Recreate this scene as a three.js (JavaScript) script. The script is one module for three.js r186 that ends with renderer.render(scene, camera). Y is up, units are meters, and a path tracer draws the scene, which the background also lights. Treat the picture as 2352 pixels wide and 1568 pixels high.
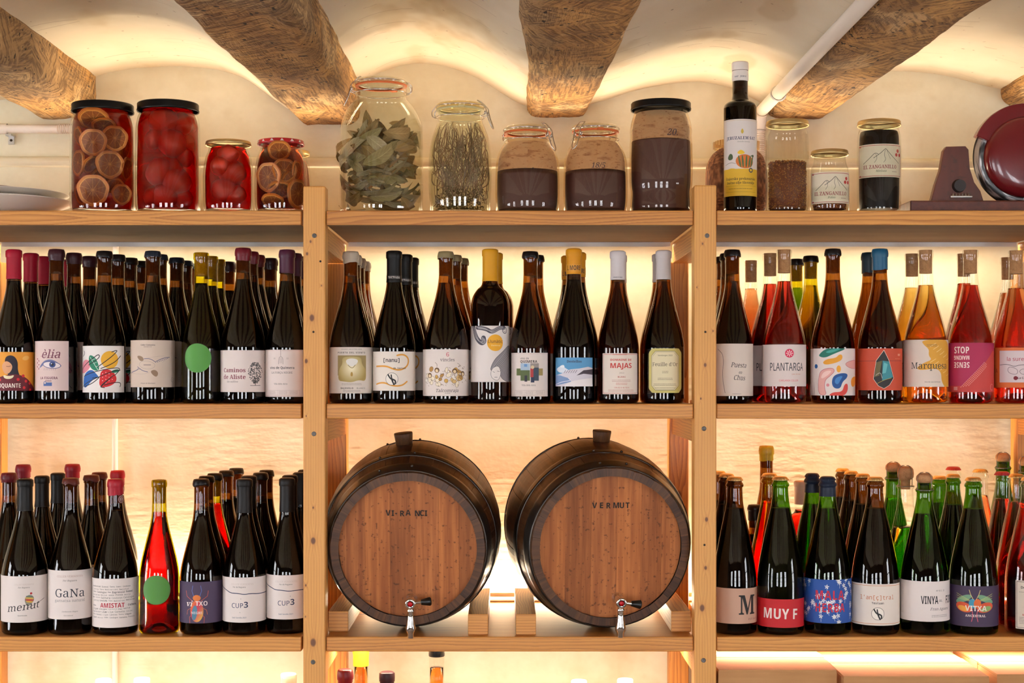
import * as THREE from 'three';
import { RoundedBoxGeometry } from 'three/addons/geometries/RoundedBoxGeometry.js';
import { TextGeometry } from 'three/addons/geometries/TextGeometry.js';
import { FontLoader } from 'three/addons/loaders/FontLoader.js';
import { mergeGeometries, mergeVertices } from 'three/addons/utils/BufferGeometryUtils.js';
import { RectAreaLightUniformsLib } from 'three/addons/lights/RectAreaLightUniformsLib.js';

// ---------------------------------------------------------------- camera, sky, exposure
const scene = new THREE.Scene();
const EYE = 1.55, CAM_Z = 2.93, FOCAL = 3457, VX = 1160, VY = 858;   // eye height, distance to the shelf front, focal length and vanishing point in pixels of the 2352 x 1568 frame
const camera = new THREE.PerspectiveCamera(2 * Math.atan(858 / FOCAL) * 180 / Math.PI, 2384 / 1716, 0.05, 60);
camera.position.set(0, EYE, CAM_Z);
camera.lookAt(0, EYE, 0);
camera.setViewOffset(2384, 1716, 1192 - VX, 858 - VY, 2352, 1568);     // a level camera with the lens shifted
const renderer = new THREE.WebGLRenderer({ antialias: true });
renderer.toneMapping = THREE.LinearToneMapping;
renderer.toneMappingExposure = 1.1;
renderer.shadowMap.enabled = true;
RectAreaLightUniformsLib.init();
scene.background = new THREE.Color().setRGB(0.93, 0.95, 1.0);           // overcast day sky seen through the shop windows
scene.backgroundIntensity = 17;
const WARM = new THREE.Color().setRGB(1.0, 0.835, 0.6);                 // LED strip colour
const STRIP = { upper: 58, lower: 255, below: 190, ceiling: 90 };       // radiance of the LED strips

// ---------------------------------------------------------------- helpers
const scaleAt = (z) => FOCAL / (CAM_Z - z);
const X = (px, z) => (px - VX) / scaleAt(z);
const Y = (py, z) => EYE + (VY - py) / scaleAt(z);
function rng(seed) { let s = seed | 0; return () => { s = (s + 0x6d2b79f5) | 0; let t = Math.imul(s ^ (s >>> 15), 1 | s); t = (t + Math.imul(t ^ (t >>> 7), 61 | t)) ^ t; return ((t ^ (t >>> 14)) >>> 0) / 4294967296; }; }
const hash3 = (x, y, z) => { let h = Math.imul(x, 374761393) ^ Math.imul(y, 668265263) ^ Math.imul(z, 2147483647 - 1274126177); h = Math.imul(h ^ (h >>> 13), 1274126177); return ((h ^ (h >>> 16)) >>> 0) / 4294967296; };
function noise(x, y, z = 0) {
  const ix = Math.floor(x), iy = Math.floor(y), iz = Math.floor(z); let fx = x - ix, fy = y - iy, fz = z - iz;
  fx = fx * fx * (3 - 2 * fx); fy = fy * fy * (3 - 2 * fy); fz = fz * fz * (3 - 2 * fz);
  const l = (a, b, t) => a + (b - a) * t, h = hash3;
  const a = l(l(h(ix, iy, iz), h(ix + 1, iy, iz), fx), l(h(ix, iy + 1, iz), h(ix + 1, iy + 1, iz), fx), fy);
  if (fz === 0) return a;
  return l(a, l(l(h(ix, iy, iz + 1), h(ix + 1, iy, iz + 1), fx), l(h(ix, iy + 1, iz + 1), h(ix + 1, iy + 1, iz + 1), fx), fy), fz);
}
function fbm(x, y, z = 0, oct = 4) { let s = 0, a = 0.5, n = 0; for (let i = 0; i < oct; i++) { s += a * noise(x, y, z); n += a; x = x * 2.03 + 7.1; y = y * 2.03 + 3.7; z = z * 2.03; a *= 0.5; } return s / n; }
const clamp = THREE.MathUtils.clamp, lerp = THREE.MathUtils.lerp, smooth = THREE.MathUtils.smoothstep;
const mix3 = (a, b, t) => [a[0] + (b[0] - a[0]) * t, a[1] + (b[1] - a[1]) * t, a[2] + (b[2] - a[2]) * t];

const taken = new Map();
function numbered(name) { const n = taken.get(name) ?? 0; taken.set(name, n + 1); return n ? name + '_' + String(n).padStart(3, '0') : name; }
const labelsUsed = new Map();
function tag(o, label, category, group) {
  o.userData = { label, category };
  if (group) o.userData.group = group;
  if (labelsUsed.has(label) && labelsUsed.get(label) !== group) console.log('same label twice: ' + label);
  const words = label.split(/\s+/).length; if (words < 4 || words > 16) console.log('label of ' + words + ' words: ' + label);
  labelsUsed.set(label, group ?? '');
  return o;
}
function thing(name, label, category, [x, y, z] = [0, 0, 0], turn = 0, group) {
  const o = new THREE.Group(); o.name = numbered(name); o.position.set(x, y, z); o.rotation.y = turn; scene.add(o);
  return tag(o, label, category, group);
}
function part(name, geometry, material, parent) {
  const m = new THREE.Mesh(geometry, material); m.name = name; m.castShadow = m.receiveShadow = true; parent.add(m); return m;
}
function single(name, geometry, material, label, category, group) { const m = part(numbered(name), geometry, material, scene); return tag(m, label, category, group); }
function structure(name, geometry, material) { const m = part(name, geometry, material, scene); m.userData.kind = 'structure'; return m; }
function clean(g) { const o = new THREE.BufferGeometry(); for (const k of ['position', 'normal', 'uv']) if (g.attributes[k]) o.setAttribute(k, g.attributes[k]); if (g.index) o.setIndex(g.index); return o; }
function merge(list) { return mergeGeometries(list.map((g) => { const c = clean(g); return c.index ? c.toNonIndexed() : c; }), false); }
const box = (w, h, d, x = 0, y = 0, z = 0) => new THREE.BoxGeometry(w, h, d).translate(x, y, z);
const rbox = (w, h, d, r, x = 0, y = 0, z = 0) => new RoundedBoxGeometry(w, h, d, 2, r).translate(x, y, z);
const lathe = (pts, seg = 40) => new THREE.LatheGeometry(pts.map(([r, y]) => new THREE.Vector2(Math.max(r, 0), y)), seg);
function tube(points, r, seg = 24, radial = 6, closed = false) { return new THREE.TubeGeometry(new THREE.CatmullRomCurve3(points.map((p) => new THREE.Vector3(...p)), closed), seg, r, radial, closed); }
function dataTexture(w, h, f, { srgb = true, repeat = true } = {}) {
  const d = new Uint8Array(w * h * 4);
  for (let y = 0; y < h; y++) for (let x = 0; x < w; x++) { const c = f((x + 0.5) / w, (y + 0.5) / h, x, y), i = (y * w + x) * 4; d[i] = clamp(c[0], 0, 255); d[i + 1] = clamp(c[1], 0, 255); d[i + 2] = clamp(c[2], 0, 255); d[i + 3] = 255; }
  const t = new THREE.DataTexture(d, w, h); t.magFilter = THREE.LinearFilter; t.minFilter = THREE.LinearMipmapLinearFilter; t.generateMipmaps = true;
  if (repeat) t.wrapS = t.wrapT = THREE.MirroredRepeatWrapping;
  if (srgb) t.colorSpace = THREE.SRGBColorSpace;
  t.needsUpdate = true; return t;
}
function canvasTexture(w, h, draw) {
  const c = document.createElement('canvas'); c.width = w; c.height = h; draw(c.getContext('2d'), w, h);
  const t = new THREE.CanvasTexture(c); t.colorSpace = THREE.SRGBColorSpace; t.anisotropy = 8; return t;
}
const std = (o) => new THREE.MeshStandardMaterial(o), phys = (o) => new THREE.MeshPhysicalMaterial(o);
const rgb = (r, g, b) => new THREE.Color().setRGB(r, g, b);

// ---------------------------------------------------------------- surfaces
const grey = (v) => [v, v, v];
// Pine: u runs along the grain over 1 m, v across over 0.25 m.
function pineTexture(seed, light, dark, knots) {
  const bump = [];
  const map = dataTexture(1024, 320, (u, v) => {
    let f = v * 34 + 6 * fbm(u * 2.2 + seed, v * 4, seed) + 0.5 * fbm(u * 9 + seed, v * 20, 3), k = 0;
    for (const [ku, kv, a] of knots) { const d = Math.hypot((u - ku) / (a * 2.2), ((v - kv) * 0.25) / a); f += Math.sign(v - kv) * 1.3 * Math.exp(-d * d * 0.25); k = Math.max(k, 1 - smooth(d, 0.25, 0.62)); }
    const r = f - Math.floor(f), ring = Math.pow(r, 2.2) * (1 - smooth(r, 0.93, 1));
    const fibre = fbm(u * 14, v * 260, seed + 9, 3), t = clamp(0.08 + 0.75 * ring * (0.35 + fbm(u * 3, v * 8, seed + 5)) + 0.35 * (fibre - 0.5) + 0.3 * (fbm(u * 2.5, v * 5, seed + 2) - 0.5), 0, 1);
    let c = mix3(light, dark, t); if (k > 0) c = mix3(c, [96, 52, 24], k * 0.85);
    return c;
  });
  return map;
}
const pineLight = [218, 152, 70], pineDark = [158, 88, 30];
const pineMaps = [pineTexture(1, pineLight, pineDark, [[0.31, 0.62, 0.012], [0.83, 0.2, 0.009]]), pineTexture(17, [214, 146, 64], [150, 82, 28], [[0.12, 0.4, 0.012], [0.64, 0.75, 0.016]])];
const woodBump = dataTexture(512, 256, (u, v) => grey(128 + 120 * (fbm(u * 10, v * 120, 4, 3) - 0.5)), { srgb: false });
const pineMats = pineMaps.map((map) => phys({ map, roughness: 0.5, bumpMap: woodBump, bumpScale: 0.0004, clearcoat: 0.12, clearcoatRoughness: 0.35 }));
// uv in metres for a board: u along its axis, v round the other two.
function woodUv(g, axis, u0 = 0, v0 = 0) {
  const p = g.attributes.position, n = g.attributes.normal, uv = new Float32Array(p.count * 2), A = { x: 0, y: 1, z: 2 }[axis], O = [0, 1, 2].filter((k) => k !== A);
  for (let i = 0; i < p.count; i++) {
    const q = [p.getX(i), p.getY(i), p.getZ(i)], m = [n.getX(i), n.getY(i), n.getZ(i)];
    const along = q[A], across = Math.abs(m[O[0]]) > Math.abs(m[O[1]]) ? q[O[1]] : q[O[0]];
    if (Math.abs(m[A]) > 0.8) { uv[2 * i] = q[O[0]] * 0.3 + u0; uv[2 * i + 1] = q[O[1]] * 4 + v0; } else { uv[2 * i] = along + u0; uv[2 * i + 1] = across * 4 + v0; }
  }
  g.setAttribute('uv', new THREE.BufferAttribute(uv, 2)); return g;
}
const plasterMap = dataTexture(1024, 1024, (u, v) => {
  const a = fbm(u * 5, v * 5, 1), b = fbm(u * 60, v * 60, 2, 3), s = fbm(u * 9 + 3, v * 13, 6, 4), stain = 0.6 * smooth(s, 0.6, 0.78);
  const c = mix3([234, 225, 198], [214, 199, 164], clamp(0.55 * a + 0.35 * b + 0.45 * stain - 0.15, 0, 1)); return c;
});
const plasterBump = dataTexture(1024, 1024, (u, v) => { const r = smooth(fbm(u * 4 + 2, v * 4, 8), 0.48, 0.66); return grey(255 * clamp(0.35 * fbm(u * 12, v * 16, 3, 5) + (0.18 + 0.5 * r) * fbm(u * 30, v * 110, 5, 4) + 0.12 * fbm(u * 130, v * 130, 7, 2), 0, 1)); }, { srgb: false });
const plaster = std({ map: plasterMap, roughness: 0.92, bumpMap: plasterBump, bumpScale: 0.0016 });
// The vault: the same limewash with cracks and trowel marks drawn where they run.
const vaultMap = canvasTexture(2048, 1024, (c, w, h) => {
  const im = c.createImageData(w, h);
  for (let y = 0; y < h; y++) for (let x = 0; x < w; x++) {
    const u = x / w, v = y / h, a = fbm(u * 16, v * 5, 1, 4), b = fbm(u * 60, v * 26, 2, 3), s = smooth(fbm(u * 30 + 4, v * 7, 9, 4), 0.6, 0.74);
    const q = mix3([236, 225, 202], [212, 192, 158], clamp(0.5 * a + 0.3 * b + 0.5 * s - 0.12, 0, 1)), i = (y * w + x) * 4; im.data[i] = q[0]; im.data[i + 1] = q[1]; im.data[i + 2] = q[2]; im.data[i + 3] = 255;
  }
  c.putImageData(im, 0, 0);
  const R = rng(5);
  for (let k = 0; k < 260; k++) {                                                         // hair cracks and flecks
    const x = R() * w, y = R() * h, l = 12 + R() * 90, a = -0.35 + R() * 0.5; c.strokeStyle = `rgba(120,88,60,${0.12 + 0.3 * R()})`; c.lineWidth = 0.6 + R() * 1.3; c.beginPath(); c.moveTo(x, y);
    c.quadraticCurveTo(x + l * 0.5, y + l * 0.5 * a - 6 + 12 * R(), x + l * Math.cos(a), y + l * Math.sin(a)); c.stroke();
  }
  for (let k = 0; k < 500; k++) { c.fillStyle = `rgba(110,80,55,${0.15 + 0.4 * R()})`; c.beginPath(); c.ellipse(R() * w, R() * h, 0.8 + R() * 2.2, 0.6 + R(), R() * 3, 0, 7); c.fill(); }
});
vaultMap.wrapS = vaultMap.wrapT = THREE.MirroredRepeatWrapping;
const vaultMat = std({ map: vaultMap, roughness: 0.93, bumpMap: plasterBump, bumpScale: 0.002 });
function beamGrain(u, v, k) { // hewing strokes in three directions, each ruling its own patches
  const a = smooth(fbm(u * 6, v * 5, 21, 3), 0.42, 0.56), b = smooth(fbm(u * 6 + 5, v * 5, 27, 3), 0.46, 0.58), g0 = fbm(u * 190 * k, v * 20 * k, 1, 4);
  const g1 = fbm((u * 0.85 + v * 0.5) * 150 * k, (v * 0.85 - u * 0.5) * 24 * k, 2, 4), g2 = fbm((u * 0.5 - v * 0.85) * 150 * k, (v * 0.5 + u * 0.85) * 24 * k, 3, 4);
  return lerp(lerp(g0, g1, a), g2, b * 0.8);
}
const beamMap = dataTexture(1024, 1024, (u, v) => {                                        // u round the log, v along it
  const g = beamGrain(u, v, 1), f = beamGrain(u + 3, v, 2.2), l = fbm(u * 8, v * 6, 4, 4), p = fbm(u * 11 + 4, v * 9, 6, 4), h = fbm(u * 5 + 9, v * 4, 12, 3);
  let c = mix3([128, 88, 50], [206, 154, 88], clamp(0.45 + 2.2 * (l - 0.5), 0, 1)); c = mix3(c, [140, 116, 88], smooth(h, 0.5, 0.66) * 0.6); c = mix3(c, [220, 184, 134], smooth(p, 0.56, 0.72) * 0.75);
  const k = clamp(0.5 + 2.4 * (g - 0.5) + 1.3 * (f - 0.5), 0, 1); c = mix3(mix3(c, [78, 54, 34], 0.42), mix3(c, [236, 196, 132], 0.22), smooth(k, 0.05, 0.8));
  const hole = fbm(u * 60 + 4, v * 60, 3, 2); return mix3(c, [40, 26, 16], smooth(hole, 0.81, 0.85) * 0.9);
});
const beamBump = dataTexture(1024, 1024, (u, v) => grey(255 * clamp(0.6 * beamGrain(u, v, 1) + 0.3 * beamGrain(u + 3, v, 2.2) + 0.3 * fbm(u * 14, v * 12, 4, 4) - 0.1, 0, 1)), { srgb: false });
const beamMat = std({ map: beamMap, roughness: 0.78, bumpMap: beamBump, bumpScale: 0.009 });
const whitePipe = std({ color: 0xe9dfd2, roughness: 0.45 });
const steel = std({ color: rgb(0.62, 0.6, 0.57), metalness: 1, roughness: 0.28 });
const chrome = std({ color: rgb(0.8, 0.78, 0.75), metalness: 1, roughness: 0.08 });

// ---------------------------------------------------------------- the room
const WALL_Z = -0.48, ROOM = { x: 3.3, z: 5.2, top: EYE + 0.98 };
// Heights of the vaults above eye level across the room; the beams fill the gaps between the bays.
const BEAMS = [ // x at the wall, x at the front, width at the wall, width at the front, underside above the eye, label
  [-0.995, -1.0, 0.142, 0.165, 0.575, 'rough hewn wooden ceiling beam at the left edge above the orange jar'],
  [-0.397, -0.42, 0.14, 0.19, 0.563, 'rough hewn wooden ceiling beam ending above the red tomato jars and leaf jar'],
  [0.119, 0.125, 0.138, 0.2, 0.578, 'rough hewn wooden ceiling beam in the middle above the small clip jars'],
  [0.662, 0.672, 0.138, 0.19, 0.578, 'rough hewn wooden ceiling beam with a white pipe along its side'],
  [1.19, 1.2, 0.142, 0.18, 0.606, 'rough wooden ceiling beam end at the right edge above the red slicer'],
];
const ARCH = [[-3.4, 0.66], [-2.95, 0.69], [-2.5, 0.62], [-2.2, 0.69], [-1.9, 0.61], [-1.55, 0.69], [-1.2, 0.62], [-1.0, 0.64], [-0.925, 0.672], [-0.82, 0.691], [-0.71, 0.694], [-0.6, 0.672], [-0.465, 0.588], [-0.4, 0.63], [-0.33, 0.658], [-0.25, 0.692], [-0.17, 0.699], [-0.07, 0.672], [0.045, 0.606],
  [0.12, 0.6], [0.19, 0.61], [0.32, 0.649], [0.43, 0.663], [0.52, 0.648], [0.6, 0.61], [0.66, 0.62], [0.73, 0.65], [0.83, 0.679], [0.9, 0.683], [1.0, 0.672], [1.12, 0.642], [1.2, 0.64], [1.3, 0.66], [1.5, 0.69], [1.75, 0.62], [2.0, 0.69], [2.3, 0.62], [2.6, 0.69], [2.9, 0.62], [3.4, 0.67]];
function archAt(x) {
  let i = 0; while (i < ARCH.length - 2 && ARCH[i + 1][0] < x) i++;
  const p = (k) => ARCH[clamp(k, 0, ARCH.length - 1)], [x0, y0] = p(i), [x1, y1] = p(i + 1), t = clamp((x - x0) / (x1 - x0), 0, 1);
  const m0 = (y1 - p(i - 1)[1]) / (x1 - p(i - 1)[0] || 1), m1 = (p(i + 2)[1] - y0) / (p(i + 2)[0] - x0 || 1), d = x1 - x0;
  return y0 * (1 + 2 * t) * (1 - t) ** 2 + m0 * d * t * (1 - t) ** 2 + y1 * t * t * (3 - 2 * t) + m1 * d * t * t * (t - 1);
}
{ // ceiling: the underside follows the vaults, a flat slab closes it above
  const xs = [], zs = [];
  for (let x = -ROOM.x - 0.2; x <= ROOM.x + 0.2001; x += Math.abs(x) < 1.4 ? 0.02 : 0.06) xs.push(x);
  for (let z = WALL_Z - 0.06; z < ROOM.z + 0.2; z += z < 0.6 ? 0.025 : 0.25) zs.push(z); zs.push(ROOM.z + 0.2);
  const pos = [], uv = [], idx = [];
  for (const z of zs) for (const x of xs) { pos.push(x, EYE + archAt(x) + 0.004 * (fbm(x * 7, z * 7, 2) - 0.5) + 0.014 * (fbm(x * 2.1, z * 2.4, 5) - 0.5), z); uv.push(x / 3, z / 1.5); }
  for (let j = 0; j < zs.length - 1; j++) for (let i = 0; i < xs.length - 1; i++) { const a = j * xs.length + i, b = a + xs.length; idx.push(a, a + 1, b, b, a + 1, b + 1); }
  const g = new THREE.BufferGeometry(); g.setAttribute('position', new THREE.Float32BufferAttribute(pos, 3)); g.setAttribute('uv', new THREE.Float32BufferAttribute(uv, 2)); g.setIndex(idx); g.computeVertexNormals();
  structure('ceiling', merge([g, box(2 * ROOM.x + 0.4, 0.2, ROOM.z - WALL_Z + 0.4, 0, EYE + 0.82, (ROOM.z + WALL_Z) / 2)]), vaultMat);
}
function wallPanel(w, h, nx, ny, amp) { // a plane facing +z with a slightly uneven face and uv in metres
  const g = new THREE.PlaneGeometry(w, h, nx, ny), p = g.attributes.position, uv = g.attributes.uv;
  for (let i = 0; i < p.count; i++) { const x = p.getX(i), y = p.getY(i); p.setZ(i, amp * (fbm(x * 5 + 9, y * 5, 3, 4) - 0.5)); uv.setXY(i, x / 0.9, y / 0.9); }
  g.computeVertexNormals(); return g;
}
{
  const H = EYE + 0.78, back = [wallPanel(2 * ROOM.x + 0.4, H, 260, 110, 0.004).translate(0, H / 2, WALL_Z), box(2 * ROOM.x + 0.4, H, 0.2, 0, H / 2, WALL_Z - 0.12)];
  structure('wall_back', merge(back), plaster);
  // the wall behind the shelf is a little thicker up to a rounded plaster ledge
  const ledge = tube([[-ROOM.x, EYE + 0.478, WALL_Z + 0.004], [-1, EYE + 0.479, WALL_Z + 0.006], [0, EYE + 0.476, WALL_Z + 0.006], [1, EYE + 0.474, WALL_Z + 0.006], [ROOM.x, EYE + 0.472, WALL_Z + 0.004]], 0.012, 60, 10);
  structure('trim_1', ledge, plaster);
  const H2 = EYE + 0.82;
  structure('floor', box(2 * ROOM.x + 0.4, 0.1, ROOM.z - WALL_Z + 0.6, 0, -0.05, (ROOM.z + WALL_Z) / 2), std({ color: rgb(0.16, 0.1, 0.06), roughness: 0.6 }));
  // side and front walls with window openings [centre along the wall, width]; they stand behind and beside the camera
  const Y0 = 0.5, Y1 = 1.84, plain = std({ color: rgb(0.2, 0.15, 0.11), roughness: 0.9 });
  const pane = phys({ color: 0xffffff, transmission: 1, thickness: 0, roughness: 0, ior: 1.5 }), frameMat = std({ color: rgb(0.12, 0.09, 0.07), roughness: 0.5 });
  let count = 0;
  function windowWall(name, length, holes, place) {
    const list = [box(length, Y0, 0.2, 0, Y0 / 2, 0), box(length, H2 - Y1, 0.2, 0, (H2 + Y1) / 2, 0)];
    let x = -length / 2;
    for (const [c, w] of [...holes, [length / 2 + 1, 2]]) { const e = Math.min(c - w / 2, length / 2); if (e > x + 0.001) list.push(box(e - x, Y1 - Y0, 0.2, (x + e) / 2, (Y0 + Y1) / 2, 0)); x = c + w / 2; }
    place(structure(name, merge(list), plain));
    for (const [c, w] of holes) {
      const o = new THREE.Group(); o.name = 'window_' + ++count; o.userData.kind = 'structure'; scene.add(o); place(o); o.translateX(c);
      const hh = Y1 - Y0, b = 0.05;
      part('window_frame', merge([box(w, b, 0.06, 0, Y0 + b / 2, 0), box(w, b, 0.06, 0, Y1 - b / 2, 0), box(b, hh, 0.06, -w / 2 + b / 2, Y0 + hh / 2, 0), box(b, hh, 0.06, w / 2 - b / 2, Y0 + hh / 2, 0)]), frameMat, o);
      part('mullion', box(0.07, hh - 2 * b, 0.05, 0, Y0 + hh / 2, 0), frameMat, o);
      for (const k of [1, 2]) part('glazing_bar', box(w - 2 * b, 0.03, 0.045, 0, Y0 + hh * k / 3, 0), frameMat, o);
      for (const s of [-1, 1]) part('pane', new THREE.PlaneGeometry(w / 2 - b, hh - 2 * b).translate(s * w / 4, Y0 + hh / 2, 0), pane, o);
    }
  }
  windowWall('wall_front', 2 * ROOM.x + 0.4, [[-2.0, 0.9], [-0.1, 0.9], [1.9, 0.9]], (o) => { o.position.z = ROOM.z + 0.1; });
  windowWall('wall_left', ROOM.z - WALL_Z, [[-0.5, 0.8], [1.3, 0.8]], (o) => { o.position.set(-ROOM.x - 0.1, 0, (ROOM.z + WALL_Z) / 2); o.rotation.y = Math.PI / 2; });
  windowWall('wall_right', ROOM.z - WALL_Z, [[-0.4, 0.8]], (o) => { o.position.set(ROOM.x + 0.1, 0, (ROOM.z + WALL_Z) / 2); o.rotation.y = -Math.PI / 2; });
}
// ---------------------------------------------------------------- beams
BEAMS.forEach(([x0, x1, w0, w1, low, label], n) => {
  const zs = []; for (let z = WALL_Z - 0.04; z < ROOM.z; z += z < 0.8 ? 0.018 : 0.3) zs.push(z); zs.push(ROOM.z);
  const M = 44, H = 0.2, pos = [], uv = [], idx = [];
  zs.forEach((z, j) => {
    const t = clamp((z - WALL_Z) / 1.1, 0, 1), cx = lerp(x0, x1, t) + 0.012 * (fbm(z * 3, n * 9, 1) - 0.5), w = lerp(w0, w1, t) * (1 + 0.1 * (fbm(z * 2.5, n * 5, 4) - 0.5)), e = 0.018 + 0.016 * fbm(z * 2, n * 3 + 1, 8);
    for (let i = 0; i <= M; i++) { // a rounded rectangle, from the top right round below to the top left
      const a = (i / M) * 2 - 1, ww = w / 2, path = H + ww + H, s = Math.abs(a) * (H + ww), sg = Math.sign(a);
      let x = s < ww ? s : ww, y = s < ww ? 0 : s - ww;
      const d = Math.hypot(Math.max(0, x - (ww - e)), Math.max(0, e - y));
      if (x > ww - e && y < e) { const f = d / e; if (d > 0) { const k = e / Math.max(d, e); x = ww - e + (x - ww + e) * k; y = e - (e - y) * k; } }
      const r = 0.007 * (fbm(i * 0.3, z * 5, n * 7 + 2, 4) - 0.5) + 0.0025 * (noise(i * 0.9, z * 26, n) - 0.5);
      pos.push(cx + sg * (x + r * (y > 0.02 ? 1 : 0.2)), EYE + low + y - r * (y < 0.05 ? 1 : 0) + 0.01 * (fbm(z * 2, n * 4, 6) - 0.5), z); uv.push(a * 0.5 * 0.9 + n * 0.37, z * 1.2 + n * 0.21);
    }
  });
  for (let j = 0; j < zs.length - 1; j++) for (let i = 0; i < M; i++) { const a = j * (M + 1) + i, b = a + M + 1; idx.push(a, b, a + 1, a + 1, b, b + 1); }
  const g = new THREE.BufferGeometry(); g.setAttribute('position', new THREE.Float32BufferAttribute(pos, 3)); g.setAttribute('uv', new THREE.Float32BufferAttribute(uv, 2)); g.setIndex(idx); g.computeVertexNormals();
  single('ceiling_beam', g, beamMat, label, 'beam', 'wooden ceiling beams');
});

// ---------------------------------------------------------------- shelving
const SHELF = { upper: EYE + 0.3178, middle: EYE - 0.0585, lower: EYE - 0.5119, bottom: EYE - 0.99 }, THICK = 0.029, DEPTH = 0.43;
const POSTS = [[-1.1526, -1.1094], [-0.3924, -0.3492], [0.3678, 0.411], [1.128, 1.171]];
const POST_KNOTS = { 1: [[714, 555, 2.5], [706, 583, 3], [717, 730, 6], [704, 829, 4], [739, 656, 1.4], [720, 1165, 2], [720, 1241, 6], [703, 1343, 2], [720, 1474, 7], [704, 955, 1.5], [702, 1415, 1.5]], 2: [[1613, 560, 2], [1609, 915, 2], [1619, 838, 3.5], [1637, 760, 1.5], [1620, 1303, 3.5], [1612, 1395, 6], [1622, 1192, 4], [1600, 660, 1.4]] };
const POST_HOLES = { 1: [[720, 762], [736, 600]], 2: [[1620, 762], [1618, 1251]] };
const undersideMat = std({ map: pineTexture(41, [140, 110, 80], [86, 62, 42], []), roughness: 0.75 });   // darker, greyer and rougher underside of the top boards
const screwMat = std({ color: rgb(0.16, 0.145, 0.13), metalness: 0.6, roughness: 0.5 }), darkHole = std({ color: rgb(0.03, 0.018, 0.01), roughness: 0.9 });
const shelving = thing('wooden_shelving', 'open pine shelving rack in three bays filled with bottles and jars', 'shelving');
{
  POSTS.forEach(([a, b], n) => {
    const w = b - a, xc = (a + b) / 2, top = EYE + (n === 1 ? 0.3645 : 0.3665), knots = POST_KNOTS[n] ?? [];
    const map = dataTexture(96, 2048, (u, v) => {
      const x = u * w, y = v * 1.94; let f = x * 190 + 1.6 * fbm(x * 20 + n * 3, y * 1.4, n) , k = 0, halo = 0;
      for (const [px, py, r] of knots) { const dx = x - ((px - (n === 1 ? 696.9 : 1594)) / 1180), dy = y - (EYE + (VY - py) / 1180), q = r / 1180, d = Math.hypot(dx / q, dy / (q * 1.5)); f += Math.sign(dx) * 0.9 * Math.exp(-d * d * 0.12); k = Math.max(k, 1 - smooth(d, 0.55, 1.1)); halo = Math.max(halo, Math.exp(-d * d * 0.5)); }
      const r = f - Math.floor(f), ring = Math.pow(r, 2) * (1 - smooth(r, 0.94, 1)), t = clamp(0.1 + 0.42 * ring * (0.4 + fbm(x * 30, y * 2, 3)) + 0.3 * (fbm(x * 900, y * 16, 5, 3) - 0.5) + 0.3 * halo, 0, 1);
      return mix3(mix3([228, 166, 84], [184, 112, 46], t), [98, 54, 28], k * 0.85);
    }, { repeat: false });
    const postMat = phys({ map, roughness: 0.5, bumpMap: woodBump, bumpScale: 0.0003, clearcoat: 0.12, clearcoatRoughness: 0.35 });
    const front = rbox(w, top, 0.045, 0.003, 0, top / 2, -0.0175), p = front.attributes.position, uv = front.attributes.uv;
    for (let i = 0; i < p.count; i++) uv.setXY(i, p.getX(i) / w + 0.5, p.getY(i) / 1.94);
    const post = part('post', front.translate(xc, 0, 0), postMat, shelving);
    for (const [px, py] of POST_HOLES[n] ?? []) part('nail_hole', new THREE.CircleGeometry(0.0022, 12).translate(X(px, 0.005), Y(py, 0.005), 0.0055), darkHole, post);
    if (n === 1 || n === 2) for (const [px, py] of n === 1 ? [[722, 541], [721, 996], [719, 1520]] : [[1624, 541], [1617, 984], [1616, 1516]]) {
      const head = lathe([[0, 0.0012], [0.0018, 0.001], [0.0022, 0.0022], [0.0044, 0.0012], [0.0046, 0]], 16).rotateX(Math.PI / 2).translate(X(px, 0.005), Y(py, 0.005), 0.005); part('screw', head, screwMat, post);
    }
    const back = woodUv(rbox(w, top - 0.12, 0.043, 0.003, 0, (top - 0.12) / 2, -DEPTH + 0.0215), 'y', n * 0.3, n * 0.2); part('post', back.translate(xc + (n === 2 ? -0.006 : 0), 0, 0), pineMats[1], shelving);
    for (const s of ['upper', 'middle', 'lower', 'bottom']) part('side_rail', woodUv(rbox(w * 0.96, 0.045, DEPTH - 0.092, 0.002), 'z', n * 0.23, 0.4).translate(xc, SHELF[s] - THICK - 0.0235, -DEPTH / 2), pineMats[0], shelving);
  });
  for (let bay = 0; bay < 3; bay++) {
    const a = POSTS[bay][1], b = POSTS[bay + 1][0];
    Object.entries(SHELF).forEach(([name, y], k) => {
      const w = b - a - 0.002 - (bay === 0 ? 0.003 : 0), d = name === 'upper' ? DEPTH + 0.035 : name === 'lower' ? DEPTH + 0.046 : DEPTH;
      const lowerFace = name === 'upper' ? undersideMat : pineMats[(bay + k) % 2], m = pineMats[(bay + k) % 2];
      part('shelf_board', woodUv(rbox(w, THICK, d, 0.0025, 0, 0, 0), 'x', bay * 0.41 + k * 0.27, bay * 0.3 + k * 0.55).translate((a + b) / 2 - (bay === 0 ? 0.0015 : 0), y - THICK / 2, -d / 2), [m, m, m, lowerFace, m, m], shelving);
    });
  }
  // timbers the casks lie between
  for (const [x, label] of [[POSTS[1][1] + 0.0185, 'square pine timber between left post and left cask'], [X(1098, -0.02), 'square pine block wedged against the right side of left cask'], [X(1208, -0.02), 'square pine block wedged against the left side of right cask'], [POSTS[2][0] - 0.0185, 'square pine timber between right cask and right post']]) {
    const m = single('timber_block', woodUv(rbox(0.0395, 0.041, 0.36, 0.0015), 'z', x, 0.1), pineMats[0], label, 'timber', 'timbers under the casks'); m.position.set(x, SHELF.lower + 0.0205, Math.abs(x) > 0.2 ? -0.235 : -0.2);
  }
}

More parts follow.
